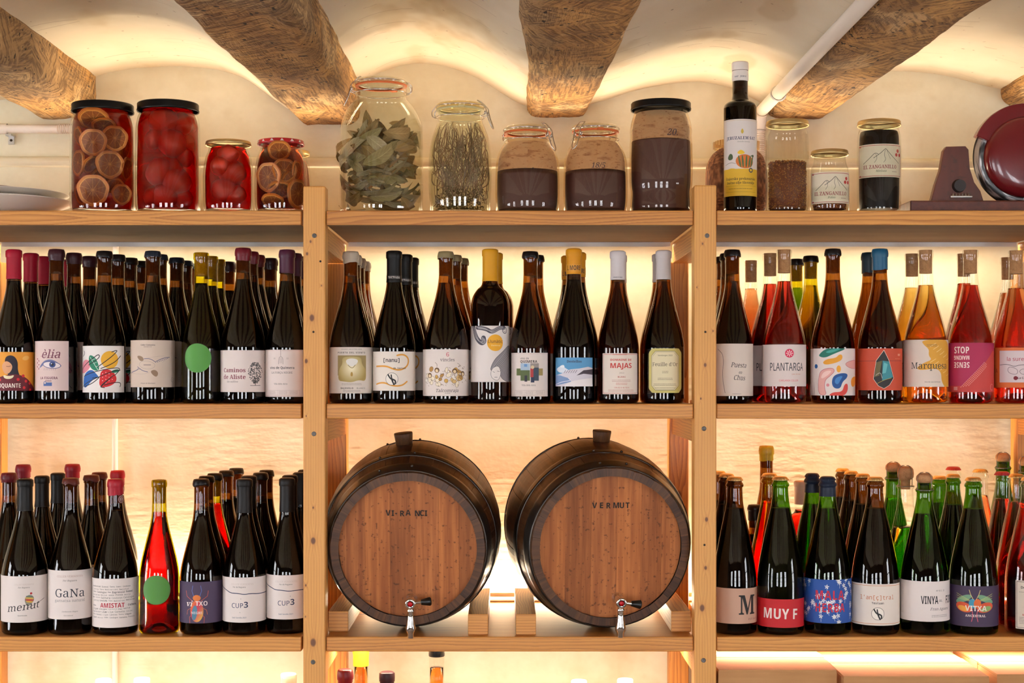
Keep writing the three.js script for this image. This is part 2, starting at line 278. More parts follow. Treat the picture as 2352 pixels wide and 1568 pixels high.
// ---------------------------------------------------------------- LED strips
const glow = std({ color: 0x000000, emissive: WARM, emissiveIntensity: 2.2, roughness: 0.6 });
const profileMat = std({ color: rgb(0.7, 0.66, 0.6), roughness: 0.6 });
function ledStrip(label, x0, x1, y, z, tilt, radiance, lips) { // an aluminium channel that opens upward (turned by tilt about x) with the glowing tape at its bottom
  const w = x1 - x0, o = thing('led_strip', label, 'light', [(x0 + x1) / 2, y, z], 0, 'LED strips'); o.rotation.x = tilt;
  const [front, back] = lips;
  part('channel', merge([box(w, 0.002, 0.02, 0, 0, 0), box(w, front, 0.0015, 0, front / 2, 0.01), box(w, back, 0.0015, 0, back / 2, -0.01)]), profileMat, o);
  part('led_tape', box(w, 0.0015, 0.012, 0, 0.002, 0), glow, o);
  const l = new THREE.RectAreaLight(WARM, radiance, w, 0.012); l.name = 'led_light'; l.position.y = 0.0035; l.rotation.x = Math.PI / 2; o.add(l);
}
for (let bay = 0; bay < 3; bay++) {
  const a = POSTS[bay][1] + 0.005, b = POSTS[bay + 1][0] - 0.005, where = ['left', 'middle', 'right'][bay];
  ledStrip(`warm LED strip under the back of the top shelf in the ${where} bay`, a, b, SHELF.upper - THICK - 0.001, -0.385, Math.PI, STRIP.upper, [0.0015, 0.009]);
  ledStrip(`warm LED strip fixed to the wall just above the lower shelf in the ${where} bay`, a - 0.02, b + 0.02, SHELF.lower + 0.005, WALL_Z + 0.022, 0.3, STRIP.lower, [0.001, 0.001]);
  ledStrip(`warm LED strip under the lower shelf in the ${where} bay`, a, b, SHELF.lower - THICK - 0.001, -0.16, Math.PI, STRIP.below, [0.003, 0.003]);
  ledStrip(`warm LED strip aimed at the vault from the top shelf of the ${where} bay`, a, b, SHELF.upper + 0.001, -0.33, 0, STRIP.ceiling, [0.002, 0.032]);
}

// ---------------------------------------------------------------- pipes
{
  const z = WALL_Z + 0.03;
  const p = thing('conduit_pipe', 'white horizontal conduit on the wall behind the plates', 'pipe');
  part('pipe', tube([[X(-120, z), Y(296, z), z], [X(60, z), Y(296, z), z], [X(140, z), Y(296, z), z]], 0.0095, 20, 12), whitePipe, p);
  part('coupling', tube([[X(-10, z), Y(296, z), z], [X(17, z), Y(296, z), z]], 0.0118, 4, 12), whitePipe, p);
  const rings = []; for (let x = 134; x < 260; x += 4.2) rings.push(new THREE.TorusGeometry(0.0095, 0.0016, 6, 16).rotateY(Math.PI / 2).translate(X(x, z), Y(296, z), z)); rings.push(tube([[X(134, z), Y(296, z), z], [X(262, z), Y(296, z), z]], 0.009, 4, 12));
  part('corrugated_sleeve', merge(rings), whitePipe, p);
  part('bracket', merge([box(0.013, 0.02, 0.004, X(19, z), Y(318, z), z - 0.022), box(0.013, 0.004, 0.03, X(19, z), Y(309, z), z - 0.014)]), steel, p); part('screw', lathe([[0, 0.002], [0.003, 0.001], [0.003, 0]], 10).rotateX(Math.PI / 2).translate(X(19, z), Y(319, z), z - 0.02), darkHole, p);
  const q = thing('conduit_pipe', 'white conduit running along the ceiling beam and down behind the oil bottle', 'pipe');
  const bx = 0.574, by = EYE + 0.588, r = 0.0135;
  part('pipe', tube([[bx, by, -0.432], [bx - 0.002, by + 0.001, 0.1], [bx - 0.004, by + 0.001, 1.0], [bx - 0.006, by, ROOM.z - 0.05]], r, 60, 14), whitePipe, q);
  part('elbow', tube([[bx, by, -0.43], [bx - 0.001, by - 0.004, -0.447], [bx - 0.002, by - 0.022, -0.455], [bx - 0.002, by - 0.04, -0.455]], r * 1.12, 14, 14), whitePipe, q);
  const ring2 = []; for (let y = 0.03; y < 0.27; y += 0.0045) ring2.push(new THREE.TorusGeometry(0.0115, 0.0018, 6, 16).rotateX(Math.PI / 2).translate(bx - 0.002, by - y, -0.457)); ring2.push(tube([[bx - 0.002, by - 0.03, -0.457], [bx - 0.002, by - 0.27, -0.457]], 0.011, 4, 12));
  part('corrugated_sleeve', merge(ring2), whitePipe, q);
  part('pipe_clip', merge([new THREE.TorusGeometry(r + 0.002, 0.0022, 6, 18).translate(bx, by, -0.23)]), steel, q);
  const zz = WALL_Z + 0.012, v = single('conduit_pipe', tube([[X(265, zz), 0.3, zz], [X(264, zz), EYE - 0.3, zz + 0.001], [X(266, zz), SHELF.upper - THICK - 0.002, zz]], 0.0068, 20, 12), whitePipe, 'thin white vertical conduit on the wall behind the left bay bottles', 'pipe');
}

// ---------------------------------------------------------------- bottles
const paneGlass = (r, g, b, rough = 0) => phys({ color: rgb(r, g, b), transmission: 1, thickness: 0, roughness: rough, ior: 1.5 });
const GLASS = { amber: paneGlass(0.46, 0.26, 0.07), dark: paneGlass(0.3, 0.17, 0.06), olive: paneGlass(0.72, 0.66, 0.06), green: paneGlass(0.2, 0.42, 0.04), deepgreen: paneGlass(0.2, 0.3, 0.06), clear: paneGlass(0.95, 0.96, 0.94), black: paneGlass(0.12, 0.08, 0.05) };
const liquid = (r, g, b, d) => phys({ color: 0xffffff, transmission: 1, thickness: 0.05, roughness: 0, ior: 1.34, attenuationColor: rgb(r, g, b), attenuationDistance: d });
const WINE = {
  red: phys({ color: rgb(0.004, 0.0015, 0.002), roughness: 0.3, specularIntensity: 0.1 }),                        // dark red wine, opaque at this depth
  white: liquid(0.75, 0.45, 0.12, 0.05), amber: liquid(0.8, 0.38, 0.05, 0.045), orange: liquid(0.93, 0.46, 0.04, 0.06), liquor: liquid(0.95, 0.2, 0.01, 0.04), rose: liquid(0.7, 0.035, 0.012, 0.032), salmon: liquid(0.88, 0.22, 0.06, 0.045), pink: liquid(0.72, 0.045, 0.012, 0.034),
  ruby: liquid(0.7, 0.01, 0.016, 0.02), lime: liquid(0.84, 0.92, 0.06, 0.06), green: liquid(0.12, 0.34, 0.02, 0.035), brown: liquid(0.5, 0.26, 0.08, 0.04), cola: liquid(0.45, 0.2, 0.08, 0.03),
};
const corkMap = dataTexture(128, 128, (u, v) => { const a = fbm(u * 14, v * 14, 2), p = smooth(fbm(u * 60, v * 48, 6, 2), 0.66, 0.8); return mix3(mix3([200, 150, 102], [166, 116, 76], a), [120, 78, 50], p * 0.45); });
const corkMat = std({ map: corkMap, roughness: 0.9 });
const foils = new Map(), waxes = new Map();
const foil = (hex, rough = 0.42) => { if (!foils.has(hex)) foils.set(hex, phys({ color: hex, roughness: rough, specularIntensity: 0.45 })); return foils.get(hex); };
const wax = (hex) => { if (!waxes.has(hex)) waxes.set(hex, phys({ color: hex, roughness: 0.36, specularIntensity: 0.55 })); return waxes.get(hex); };
const gold = std({ color: rgb(0.78, 0.56, 0.24), metalness: 0.9, roughness: 0.32 });

const KEYS = { // [share of the body radius or metres beyond the neck, share of the height]
  burgundy: { body: 0.36, neck: 0.0139, pts: [[0.985, 0.39], [0.912, 0.455], [0.7, 0.572], [0.51, 0.672], [0.385, 0.755]], neckAt: 0.83, lip: 0.0016, lipH: 0.05 },
  bordeaux: { body: 0.62, neck: 0.0145, pts: [[0.985, 0.655], [0.9, 0.695], [0.68, 0.74], [0.47, 0.765]], neckAt: 0.81, lip: 0.0012, lipH: 0.045 },
  sparkling: { body: 0.3, neck: 0.0152, pts: [[0.985, 0.36], [0.9, 0.46], [0.77, 0.56], [0.635, 0.66], [0.49, 0.755], [0.385, 0.835]], neckAt: 0.9, lip: 0.002, lipH: 0.03, ring: true },
  spirit: { body: 0.66, neck: 0.0158, pts: [[0.95, 0.69], [0.8, 0.72], [0.52, 0.745]], neckAt: 0.79, lip: 0.001, lipH: 0.05 },
  square: { body: 0.7, neck: 0.0152, pts: [[0.93, 0.725], [0.75, 0.742], [0.56, 0.752]], neckAt: 0.78, lip: 0.0006, lipH: 0.05 },
};
function outline(type, R, H) {
  const k = KEYS[type], n = k.neck, keys = [[R, k.body * H], ...k.pts.map(([a, b]) => [Math.max(a * R, n + 0.0002), b * H]), [n + 0.0003, k.neckAt * H], [n, (k.neckAt + 0.03) * H]];
  const curve = new THREE.CatmullRomCurve3(keys.map(([r, y]) => new THREE.Vector3(r, y, 0)), false, 'centripetal').getPoints(26).map((p) => [Math.min(p.x, R), p.y]);
  const base = [[0, 0.02], [0.3 * R, 0.0175], [0.55 * R, 0.008], [0.7 * R, 0.0008], [0.84 * R, 0], [0.93 * R, 0.0012], [0.985 * R, 0.0045], [R, 0.011], [R, 0.5 * k.body * H]];
  const l = k.lipH * H, t = k.lip, lip = k.ring ? [[n, H - 0.019], [n + t, H - 0.0175], [n + t * 1.15, H - 0.0145], [n + t * 0.4, H - 0.011], [n - 0.001, H - 0.009], [n - 0.001, H - 0.002], [n - 0.002, H], [0.0098, H], [0.0092, H - 0.008]]
    : [[n, H - l], [n + t * 0.8, H - l + 0.001], [n + t, H - l * 0.55], [n + t * 0.8, H - 0.002], [n - 0.0008, H - 0.0002], [0.0098, H], [0.0092, H - 0.008]];
  return { all: [...base, ...curve, ...lip], neckTop: lip, n, base: base.length };
}
const shapes = new Map();
const cached = (key, make) => { if (!shapes.has(key)) shapes.set(key, make()); return shapes.get(key); };
function cutAt(pts, y0, y1, off) { // the outline between two heights, moved in or out
  const out = [];
  for (let i = 0; i < pts.length; i++) {
    const [r, y] = pts[i]; if (i) { const [pr, py] = pts[i - 1]; for (const c of [y0, y1]) if ((py - c) * (y - c) < 0) { const t = (c - py) / (y - py); out.push([lerp(pr, r, t) + off, c]); } }
    if (y >= y0 && y <= y1) out.push([r + off, y]);
  }
  return out;
}
function crownGeometry() {
  const g = lathe([[0, 0.0014], [0.0095, 0.0014], [0.0125, 0.0006], [0.0142, -0.0012], [0.0152, -0.0035], [0.0162, -0.0058], [0.0156, -0.0062], [0.0136, -0.003]], 84), p = g.attributes.position;
  for (let i = 0; i < p.count; i++) { const y = p.getY(i), a = Math.atan2(p.getX(i), p.getZ(i)), f = 1 + 0.045 * Math.cos(21 * a) * smooth(-y, 0.001, 0.0055); p.setXYZ(i, p.getX(i) * f, y, p.getZ(i) * f); }
  g.computeVertexNormals(); return g;
}
const crownGeo = crownGeometry();
function waxGeometry(o, H, len, seed) {
  const body = cutAt(o.all.slice(o.base), H - len, H + 1, 0.0014).filter(([r, y], i) => r > 0.012 && y <= H);
  const prof = [...body.filter(([, y]) => y < H - 0.004), [o.n + 0.002, H - 0.003], [o.n + 0.0005, H + 0.0008], [o.n - 0.004, H + 0.0016], [0, H + 0.0018]]; prof.unshift([prof[0][0] - 0.0014, prof[0][1]]);
  const g = lathe(prof, 30), p = g.attributes.position;
  for (let i = 0; i < p.count; i++) { const x = p.getX(i), y = p.getY(i), z = p.getZ(i), a = Math.atan2(x, z), low = 1 - smooth(y, H - len, H - len * 0.55), f = 1 + 0.05 * (fbm(Math.cos(a) * 2 + seed, Math.sin(a) * 2, y * 120, 2) - 0.5); p.setXYZ(i, x * f, y + low * 0.006 * (fbm(Math.cos(a) * 1.3 + seed, Math.sin(a) * 1.3 + 4, 1, 2) - 0.5), z * f); }
  g.computeVertexNormals(); return g;
}
// One bottle. b: type, R, H, glass, wine, level (m above the base), cap {kind, color, len}
function buildBottle(o, b, seg = 40) {
  const key = [b.type, b.R.toFixed(4), b.H.toFixed(4)].join(), out = outline(b.type, b.R, b.H), H = b.H, cap = b.cap;
  const glass = part('glass', cached('g' + key + seg, () => lathe(out.all, seg)), GLASS[b.glass], o);
  const level = b.level ?? H - 0.061;
  part('wine', cached('w' + key + level.toFixed(4) + seg, () => lathe([...cutAt(out.all.slice(0, -6), -1, level, -0.0022).map(([r, y]) => [Math.max(r, 0), y + 0.0015 * (y < 0.03)]), [0, level]], seg)), WINE[b.wine], o);
  if (cap.kind !== 'crown' && cap.kind !== 'mushroom' && !(cap.kind === 'foil' && cap.len > 0.055) && cap.kind !== 'stopper') {
    part('cork', cached('cork' + H.toFixed(4), () => new THREE.CylinderGeometry(0.0125, 0.0122, 0.046, 24).translate(0, H - 0.0235, 0)), corkMat, o);
  }
  if (cap.kind === 'foil') part('capsule', cached('f' + key + cap.len, () => { const pr = cutAt(out.all.slice(out.base), H - cap.len, H + 1, 0.0007).filter(([r]) => r > 0.0125); return lathe([[pr[0][0] - 0.0008, pr[0][1]], ...pr, [0.0118, H + 0.0009], [0, H + 0.0009]], 36); }), foil(cap.color), o);
  if (cap.kind === 'wax') part('wax_seal', waxGeometry(out, H, cap.len, o.id % 97), wax(cap.color), o);
  if (cap.kind === 'crown') part('crown_cap', cached('crown' + H.toFixed(4), () => crownGeo.clone().translate(0, H, 0)), cap.color ? foil(cap.color) : gold, o);
  if (cap.kind === 'crown' && cap.foil) part('capsule', cached('cf' + key, () => { const pr = cutAt(out.all.slice(out.base), H - 0.038, H - 0.004, 0.0006).filter(([r]) => r > 0.0125); return lathe(pr, 36); }), foil(cap.color), o);
  if (cap.kind === 'mushroom') {
    const t = cap.tall ? 0.02 : 0.012;
    part('cork', cached('mush' + key + t, () => { const g = lathe([[0.0092, H - 0.02], [0.0095, H - 0.001], [0.0125, H + 0.0005], [0.0158, H + 0.004], [0.0165, H + t * 0.6], [0.0155, H + t + 0.001], [0.011, H + t + 0.006], [0, H + t + 0.007]], 28); return g; }), corkMat, o);
    const wires = []; for (let k = 0; k < 4; k++) { const a = k * Math.PI / 2 + 0.5, q = (r, y) => [r * Math.sin(a), y, r * Math.cos(a)]; wires.push(tube([q(0.0178, H - 0.014), q(0.0188, H - 0.002), q(0.0178, H + t), q(0.011, H + t + 0.0072), q(0.003, H + t + 0.0082)], 0.0006, 10, 5)); }
    wires.push(new THREE.TorusGeometry(0.0176, 0.0008, 6, 28).rotateX(Math.PI / 2).translate(0, H - 0.014, 0));
    part('wire_cage', cached('cage' + key + t, () => merge(wires)), steelDark, o);
  }
  if (cap.kind === 'stopper') part('stopper', cached('stop' + key, () => lathe([[0.0155, H - 0.028], [0.0165, H - 0.027], [0.0168, H - 0.002], [0.0155, H + 0.001], [0, H + 0.0012]], 32)), foil(cap.color), o);
  return glass;
}
const steelDark = std({ color: rgb(0.2, 0.17, 0.14), metalness: 0.9, roughness: 0.4 });
// A patch that hugs the bottle: angles from the +z axis, heights above the base.
function wrap(R, a0, a1, y0, y1, n = 24) {
  const pos = [], nor = [], uv = [], idx = [];
  for (let j = 0; j < 2; j++) for (let i = 0; i <= n; i++) { const a = lerp(a0, a1, i / n); pos.push(R * Math.sin(a), j ? y1 : y0, R * Math.cos(a)); nor.push(Math.sin(a), 0, Math.cos(a)); uv.push(i / n, j); }
  for (let i = 0; i < n; i++) idx.push(i, i + 1, n + 1 + i, n + 1 + i, i + 1, n + 2 + i);
  const g = new THREE.BufferGeometry(); g.setAttribute('position', new THREE.Float32BufferAttribute(pos, 3)); g.setAttribute('normal', new THREE.Float32BufferAttribute(nor, 3)); g.setAttribute('uv', new THREE.Float32BufferAttribute(uv, 2)); g.setIndex(idx); return g;
}
function wrapPolar(R, ac, yc, radius, n = 56) { // a patch with an outline radius(angle) in metres
  const g = new THREE.RingGeometry(0.0001, 1, n, 7), p = g.attributes.position, nr = g.attributes.normal, uv = g.attributes.uv;
  for (let i = 0; i < p.count; i++) { const x = p.getX(i), y = p.getY(i), f = radius(Math.atan2(y, x)), a = ac + x * f / R; uv.setXY(i, x * f, y * f); p.setXYZ(i, R * Math.sin(a), yc + y * f, R * Math.cos(a)); nr.setXYZ(i, Math.sin(a), 0, Math.cos(a)); }
  return g;
}
const MAXA = 1.72;
// The print of a paper label, drawn in photograph pixels and unrolled from the bottle. l: [left, right, top, bottom], bg, draw
function labelPrint(cx, Rpx, l, K = 4) {
  const [xl, xr, yt, yb] = l.box, ang = (x) => { const f = (x - cx) / Rpx; return f < -0.97 ? -MAXA : f > 0.97 ? MAXA : Math.asin(f); }, a0 = ang(xl), a1 = ang(xr);
  const w = Rpx * (a1 - a0), h = yb - yt, U = (x) => Rpx * (Math.asin(clamp((x - cx) / Rpx, -0.999, 0.999)) - a0);
  const map = canvasTexture(Math.ceil(w * K), Math.ceil(h * K), (c) => {
    c.scale(K, K); c.fillStyle = l.bg; c.fillRect(0, 0, w + 1, h + 1); c.translate(0, -yt);
    const d = {
      c, U, w, xl, xr, yt, yb,
      text(s, x, y, size, color = '#222', font = 'sans-serif', o = {}) {
        c.save(); c.translate(U(x), y); if (o.turn) c.rotate(o.turn); c.scale(o.sx ?? 1, o.sy ?? 1); c.fillStyle = color; c.font = `${o.style ?? ''} ${size}px ${font}`; c.textAlign = o.align ?? 'center'; c.textBaseline = 'middle';
        if (o.space) { const ws = [...s].map((ch) => c.measureText(ch).width + o.space), t = ws.reduce((p, q) => p + q, 0) - o.space; let q = -t / 2; c.textAlign = 'left'; [...s].forEach((ch, i) => { c.fillText(ch, q, 0); q += ws[i]; }); } else c.fillText(s, 0, 0);
        c.restore();
      },
      rect(x0, y0, x1, y1, fill) { c.fillStyle = fill; c.fillRect(U(x0), y0, U(x1) - U(x0), y1 - y0); },
      circle(x, y, r, fill, stroke, lw) { c.beginPath(); c.arc(U(x), y, r, 0, 7); if (fill) { c.fillStyle = fill; c.fill(); } if (stroke) { c.strokeStyle = stroke; c.lineWidth = lw ?? 0.6; c.stroke(); } },
      ellipse(x, y, a, b, t, fill, stroke, lw) { c.beginPath(); c.ellipse(U(x), y, a, b, t, 0, 7); if (fill) { c.fillStyle = fill; c.fill(); } if (stroke) { c.strokeStyle = stroke; c.lineWidth = lw ?? 0.6; c.stroke(); } },
      blob(pts, fill, stroke, lw) { const q = pts.map(([x, y]) => [U(x), y]), m = (a, b) => [(a[0] + b[0]) / 2, (a[1] + b[1]) / 2]; c.beginPath(); let s = m(q[q.length - 1], q[0]); c.moveTo(...s); q.forEach((p, i) => { const e = m(p, q[(i + 1) % q.length]); c.quadraticCurveTo(p[0], p[1], e[0], e[1]); }); c.closePath(); if (fill) { c.fillStyle = fill; c.fill(); } if (stroke) { c.strokeStyle = stroke; c.lineWidth = lw ?? 0.6; c.stroke(); } },
      poly(pts, fill, stroke, lw) { c.beginPath(); pts.forEach(([x, y], i) => (i ? c.lineTo(U(x), y) : c.moveTo(U(x), y))); c.closePath(); if (fill) { c.fillStyle = fill; c.fill(); } if (stroke) { c.strokeStyle = stroke; c.lineWidth = lw ?? 0.6; c.stroke(); } },
      line(pts, stroke, lw = 0.6) { const q = pts.map(([x, y]) => [U(x), y]); c.beginPath(); c.moveTo(...q[0]); for (let i = 1; i < q.length - 1; i++) c.quadraticCurveTo(q[i][0], q[i][1], (q[i][0] + q[i + 1][0]) / 2, (q[i][1] + q[i + 1][1]) / 2); c.lineTo(...q[q.length - 1]); c.strokeStyle = stroke; c.lineWidth = lw; c.lineCap = 'round'; c.lineJoin = 'round'; c.stroke(); },
      frame(m, stroke, lw = 0.5) { c.strokeStyle = stroke; c.lineWidth = lw; c.strokeRect(m, yt + m, w - 2 * m, h - 2 * m); },
      small(x, y, w0, n, color = '#555', step = 2.6) { const R = rng(Math.round(x * 7 + y * 3)); c.fillStyle = color; for (let i = 0; i < n; i++) { let q = U(x) - w0 / 2; while (q < U(x) + w0 / 2) { const t = 0.8 + R() * 2.6; c.fillRect(q, y + i * step, Math.min(t, U(x) + w0 / 2 - q), 0.9); q += t + 0.8; } } }, // print too small to read
    };
    l.draw?.(d);
  });
  return { map, a0, a1 };
}
const paper = (map, rough = 0.62) => std({ map, roughness: rough, side: THREE.DoubleSide });

const ROWS = [-0.055, -0.145, -0.231, -0.317, -0.402], ORD = ['front', 'second', 'third', 'fourth', 'fifth'];
const dot = (x, y, r, color) => ({ polar: true, x, y, r, color });
const RED = { kind: 'foil', color: 0xa8122c, len: 0.058 }, BLACKFOIL = { kind: 'foil', color: 0x14110f, len: 0.062 }, CORK = { kind: 'cork' }, CROWN = { kind: 'crown' };
const waxCap = (color, len = 0.02) => ({ kind: 'wax', color, len }), BLACKTOP = { kind: 'wax', color: 0x16100f, len: 0.012 };
const flowers = (d) => { const R = rng(11), { c } = d; for (let k = 0; k < 64; k++) { const x = R() * d.w, y = d.yt + R() * (d.yb - d.yt), t = R() * 6; c.strokeStyle = c.fillStyle = '#eae6e0'; c.lineWidth = 0.7; c.beginPath(); c.moveTo(x, y); c.lineTo(x + 4 * Math.cos(t), y + 9 * Math.abs(Math.sin(t)) + 4); c.stroke(); for (let j = 0; j < 5; j++) { c.beginPath(); c.ellipse(x + 3 * Math.cos(j * 1.256 + t), y + 3 * Math.sin(j * 1.256 + t), 2.4, 1.1, j * 1.256 + t, 0, 7); c.fill(); } } };
const beetle = (d, x, y, wings) => {
  const { c } = d; c.save(); c.translate(d.U(x), y); c.lineCap = 'round';
  const leg = (pts, col, w) => { for (const s of [-1, 1]) { c.strokeStyle = col; c.lineWidth = w; c.beginPath(); pts.forEach(([a, b], i) => (i ? c.lineTo(s * a, b) : c.moveTo(s * a, b))); c.stroke(); } };
  const shade = c.createLinearGradient(-22, -14, 22, 14); [['0', '#5aa56a'], ['0.35', '#e06a3a'], ['0.6', '#c93a5a'], ['1', '#e0b04a']].forEach(([a, b]) => shade.addColorStop(+a, b));
  if (wings) { for (const s of [-1, 1]) { c.fillStyle = '#6f9a7a'; c.beginPath(); c.ellipse(s * 25, -13, 20, 7, s * 0.42, 0, 7); c.fill(); c.strokeStyle = '#c8cf6a'; c.lineWidth = 0.7; for (let k = -1; k < 2; k++) { c.beginPath(); c.moveTo(s * 9, -9 + k); c.lineTo(s * 42, -20 + k * 5); c.stroke(); } c.fillStyle = '#d9542f'; c.beginPath(); c.ellipse(s * 24, 6, 20, 11, -s * 0.25, 0, 7); c.fill(); c.fillStyle = s < 0 ? '#e8a03a' : '#88a860'; c.beginPath(); c.ellipse(s * 26, 9, 13, 6, -s * 0.25, 0, 7); c.fill(); } c.fillStyle = '#3a8fae'; c.beginPath(); c.ellipse(-5, -3, 8, 11, 0, 0, 7); c.fill(); c.fillStyle = '#e06a2f'; c.beginPath(); c.ellipse(6, -3, 8, 11, 0, 0, 7); c.fill(); leg([[6, 10], [4, 26], [7, 38]], '#d85a6a', 1.4); leg([[3, -12], [9, -24], [12, -34]], '#d8c07a', 1.2); } else { leg([[6, -18], [11, -32], [9, -44]], '#5a6fb8', 1.2); leg([[8, -8], [24, -20], [26, -32]], '#c85a4a', 1.3); leg([[8, 4], [22, 12], [24, 22]], '#c86a4a', 1.2); leg([[8, 18], [17, 28], [16, 44]], '#c85a4a', 1.3); c.fillStyle = shade; c.beginPath(); c.ellipse(0, 14, 15, 25, 0, 0, 7); c.fill(); c.fillStyle = '#4f7f98'; c.beginPath(); c.ellipse(-5, 18, 6, 17, 0.1, 0, 7); c.fill(); c.fillStyle = '#dd7a3a'; c.beginPath(); c.ellipse(0, -16, 9, 7, 0, 0, 7); c.fill(); }
  c.restore();
};
const shears = (d, x, y, r) => { d.circle(x, y, r, '#efe6da', '#222', 0.7); d.line([[x - r * 0.6, y - r * 0.7], [x - r * 0.3, y - r * 0.1], [x + r * 0.1, y + r * 0.1]], '#222', r * 0.22); d.line([[x - r * 0.1, y - r * 0.65], [x - r * 0.05, y - r * 0.1], [x + r * 0.15, y + r * 0.2]], '#222', r * 0.2); d.line([[x + r * 0.1, y + r * 0.05], [x + r * 0.6, y + r * 0.2], [x + r * 0.55, y + r * 0.75]], '#222', r * 0.24); d.line([[x, y + r * 0.1], [x + r * 0.15, y + r * 0.5], [x + r * 0.35, y + r * 0.9]], '#222', r * 0.24); };
const table = (d, x, y, w) => { const { c } = d; c.strokeStyle = '#a48; '; c.strokeStyle = '#b09a90'; c.lineWidth = 0.4; c.strokeRect(d.U(x) - w / 2, y, w, 11); c.strokeRect(d.U(x) - w / 6, y, w / 3, 11); for (const k of [-1, 0, 1]) d.small(x + k * w / 3.2, y + 2, w / 4, 3, '#a08c84', 3); };
const frontLabel = (box, bg, draw) => ({ box, bg, draw });

const MIDDLE = [
  { cx: 32, w: 91, top: 574, cap: RED, capWord: 'red-capped', short: 'orange woman label bottle', label: 'dark wine bottle with red capsule and orange label of a woman', labels: [frontLabel([-14, 78, 808, 897], '#eda032', (d) => {
    d.blob([[12, 822], [22, 815], [34, 818], [41, 832], [40, 850], [46, 866], [36, 876], [22, 868], [14, 846]], '#231a2a'); d.blob([[6, 838], [14, 828], [24, 832], [30, 842], [24, 856], [14, 860], [8, 850]], '#e2a57a'); d.line([[16, 841], [20, 842], [25, 840]], '#5a2a2a', 0.9);
    d.blob([[-14, 898], [-8, 872], [10, 862], [36, 858], [58, 866], [72, 886], [78, 902]], '#6a1626'); d.blob([[8, 860], [22, 864], [34, 860], [28, 870], [12, 870]], '#efe0b8'); for (const [x, y] of [[41, 871], [52, 863], [54, 890], [66, 880], [58, 875], [2, 872], [67, 895]]) d.circle(x, y, 3.4, '#d8232e');
    d.ellipse(58, 822, 9, 5, -0.2, '#f3bb63'); d.text('COQUANTE', 18, 885, 13.5, '#f3e6d6', 'sans-serif', { style: 'bold', sx: 0.82 });
  })], behind: [[71, 1], [101, 2], [150, 3]] },
  { cx: 130, w: 94, top: 574, cap: waxCap(0x3c1820, 0.021), capWord: 'dark-waxed', short: 'eye drawing label bottle', label: 'dark wine bottle with pink label showing a large blue eye', labels: [frontLabel([83, 156, 783, 897], '#dcc3bd', (d) => {
    d.text('èlia', 116, 813, 26, '#6e2440', 'serif', { style: 'italic' }); d.line([[96, 818], [120, 817], [138, 815]], '#6e2440', 0.6);
    d.blob([[92, 846], [102, 828], [120, 824], [138, 836], [142, 843], [126, 833], [108, 832], [98, 842]], '#6b6f9c'); d.ellipse(119, 838, 20, 7.5, 0.1, '#e8dcdc', '#414a7c', 1.2); d.circle(121, 837, 7, '#33477f'); d.circle(121, 837, 3, '#161a2e'); d.circle(119, 835, 1.5, '#fff'); for (let k = 0; k < 7; k++) d.line([[104 + k * 4, 845], [103 + k * 4, 850]], '#6a5a70', 0.5);
    for (let k = 0; k < 6; k++) d.ellipse(89 + (k % 2) * 3, 824 + k * 4.5, 2.4, 1.2, k, '#8e3a48');
    d.text('LA FIGUERA', 112, 868, 7.4, '#5e2638', 'sans-serif', { style: 'bold' }); d.text('TERRER', 112, 874.5, 4.2, '#5e2638', 'sans-serif', { style: 'bold' }); d.rect(102, 878, 120, 886, '#47629a'); d.circle(105, 879, 3, '#dcc3bd', '#47629a', 1.2);
  })], behind: [[170, 1], [206, 2]] },
  { cx: 240, w: 96, top: 578, cap: BLACKTOP, capWord: 'black-topped', short: 'colourful fruit label bottle', label: 'dark wine bottle with white label of yellow, red and teal fruit shapes', labels: [frontLabel([189, 283, 794, 901], '#ece5e0', (d) => {
    d.circle(252, 826, 20, '#eeb32e'); d.blob([[190, 840], [198, 824], [208, 828], [212, 840], [200, 856], [190, 858]], '#e08a96'); d.blob([[206, 814], [218, 818], [226, 832], [230, 852], [214, 850], [206, 836]], '#17805f'); d.line([[209, 820], [218, 836], [227, 851]], '#f0ece6', 1); for (const k of [0, 1, 2]) d.line([[213 + k * 4, 826 + k * 8], [219 + k * 4, 824 + k * 8]], '#f0ece6', 0.8);
    d.blob([[232, 852], [246, 846], [262, 856], [268, 872], [258, 884], [240, 890], [228, 886], [230, 866]], '#d8232a'); for (let k = 0; k < 14; k++) d.circle(236 + (k % 4) * 7, 858 + Math.floor(k / 4) * 8 - (k % 2) * 3, 0.9, '#fff'); d.blob([[194, 886], [196, 860], [212, 846], [224, 860], [228, 866], [214, 872], [200, 892]], '#1c5fae'); d.ellipse(264, 852, 10, 3.5, -0.2, '#17805f');
    for (const p of [[[194, 818], [198, 812], [196, 806]], [[190, 852], [214, 824], [228, 812], [230, 822], [206, 838]], [[226, 842], [250, 824], [268, 806], [266, 804], [256, 808]], [[232, 846], [258, 836], [276, 816], [274, 818]], [[196, 864], [222, 852], [262, 844], [276, 846], [262, 862]], [[192, 892], [214, 872], [262, 850], [274, 850]], [[196, 888], [210, 884], [230, 866], [226, 866], [214, 868]], [[232, 888], [252, 868], [264, 858], [228, 888], [240, 890]], [[240, 884], [258, 878], [276, 878], [274, 888]]]) d.line(p, '#1d1a1c', 1.7);
  })], behind: [[270, 1], [299, 2], [323, 3]] },
  { cx: 351, w: 98, top: 578, cap: waxCap(0x1c2430, 0.011), capWord: 'black-topped', short: 'beige map label bottle', label: 'dark wine bottle with beige label of faint blue sketch lines', labels: [frontLabel([301, 399, 781, 889], '#d3bfae', (d) => {
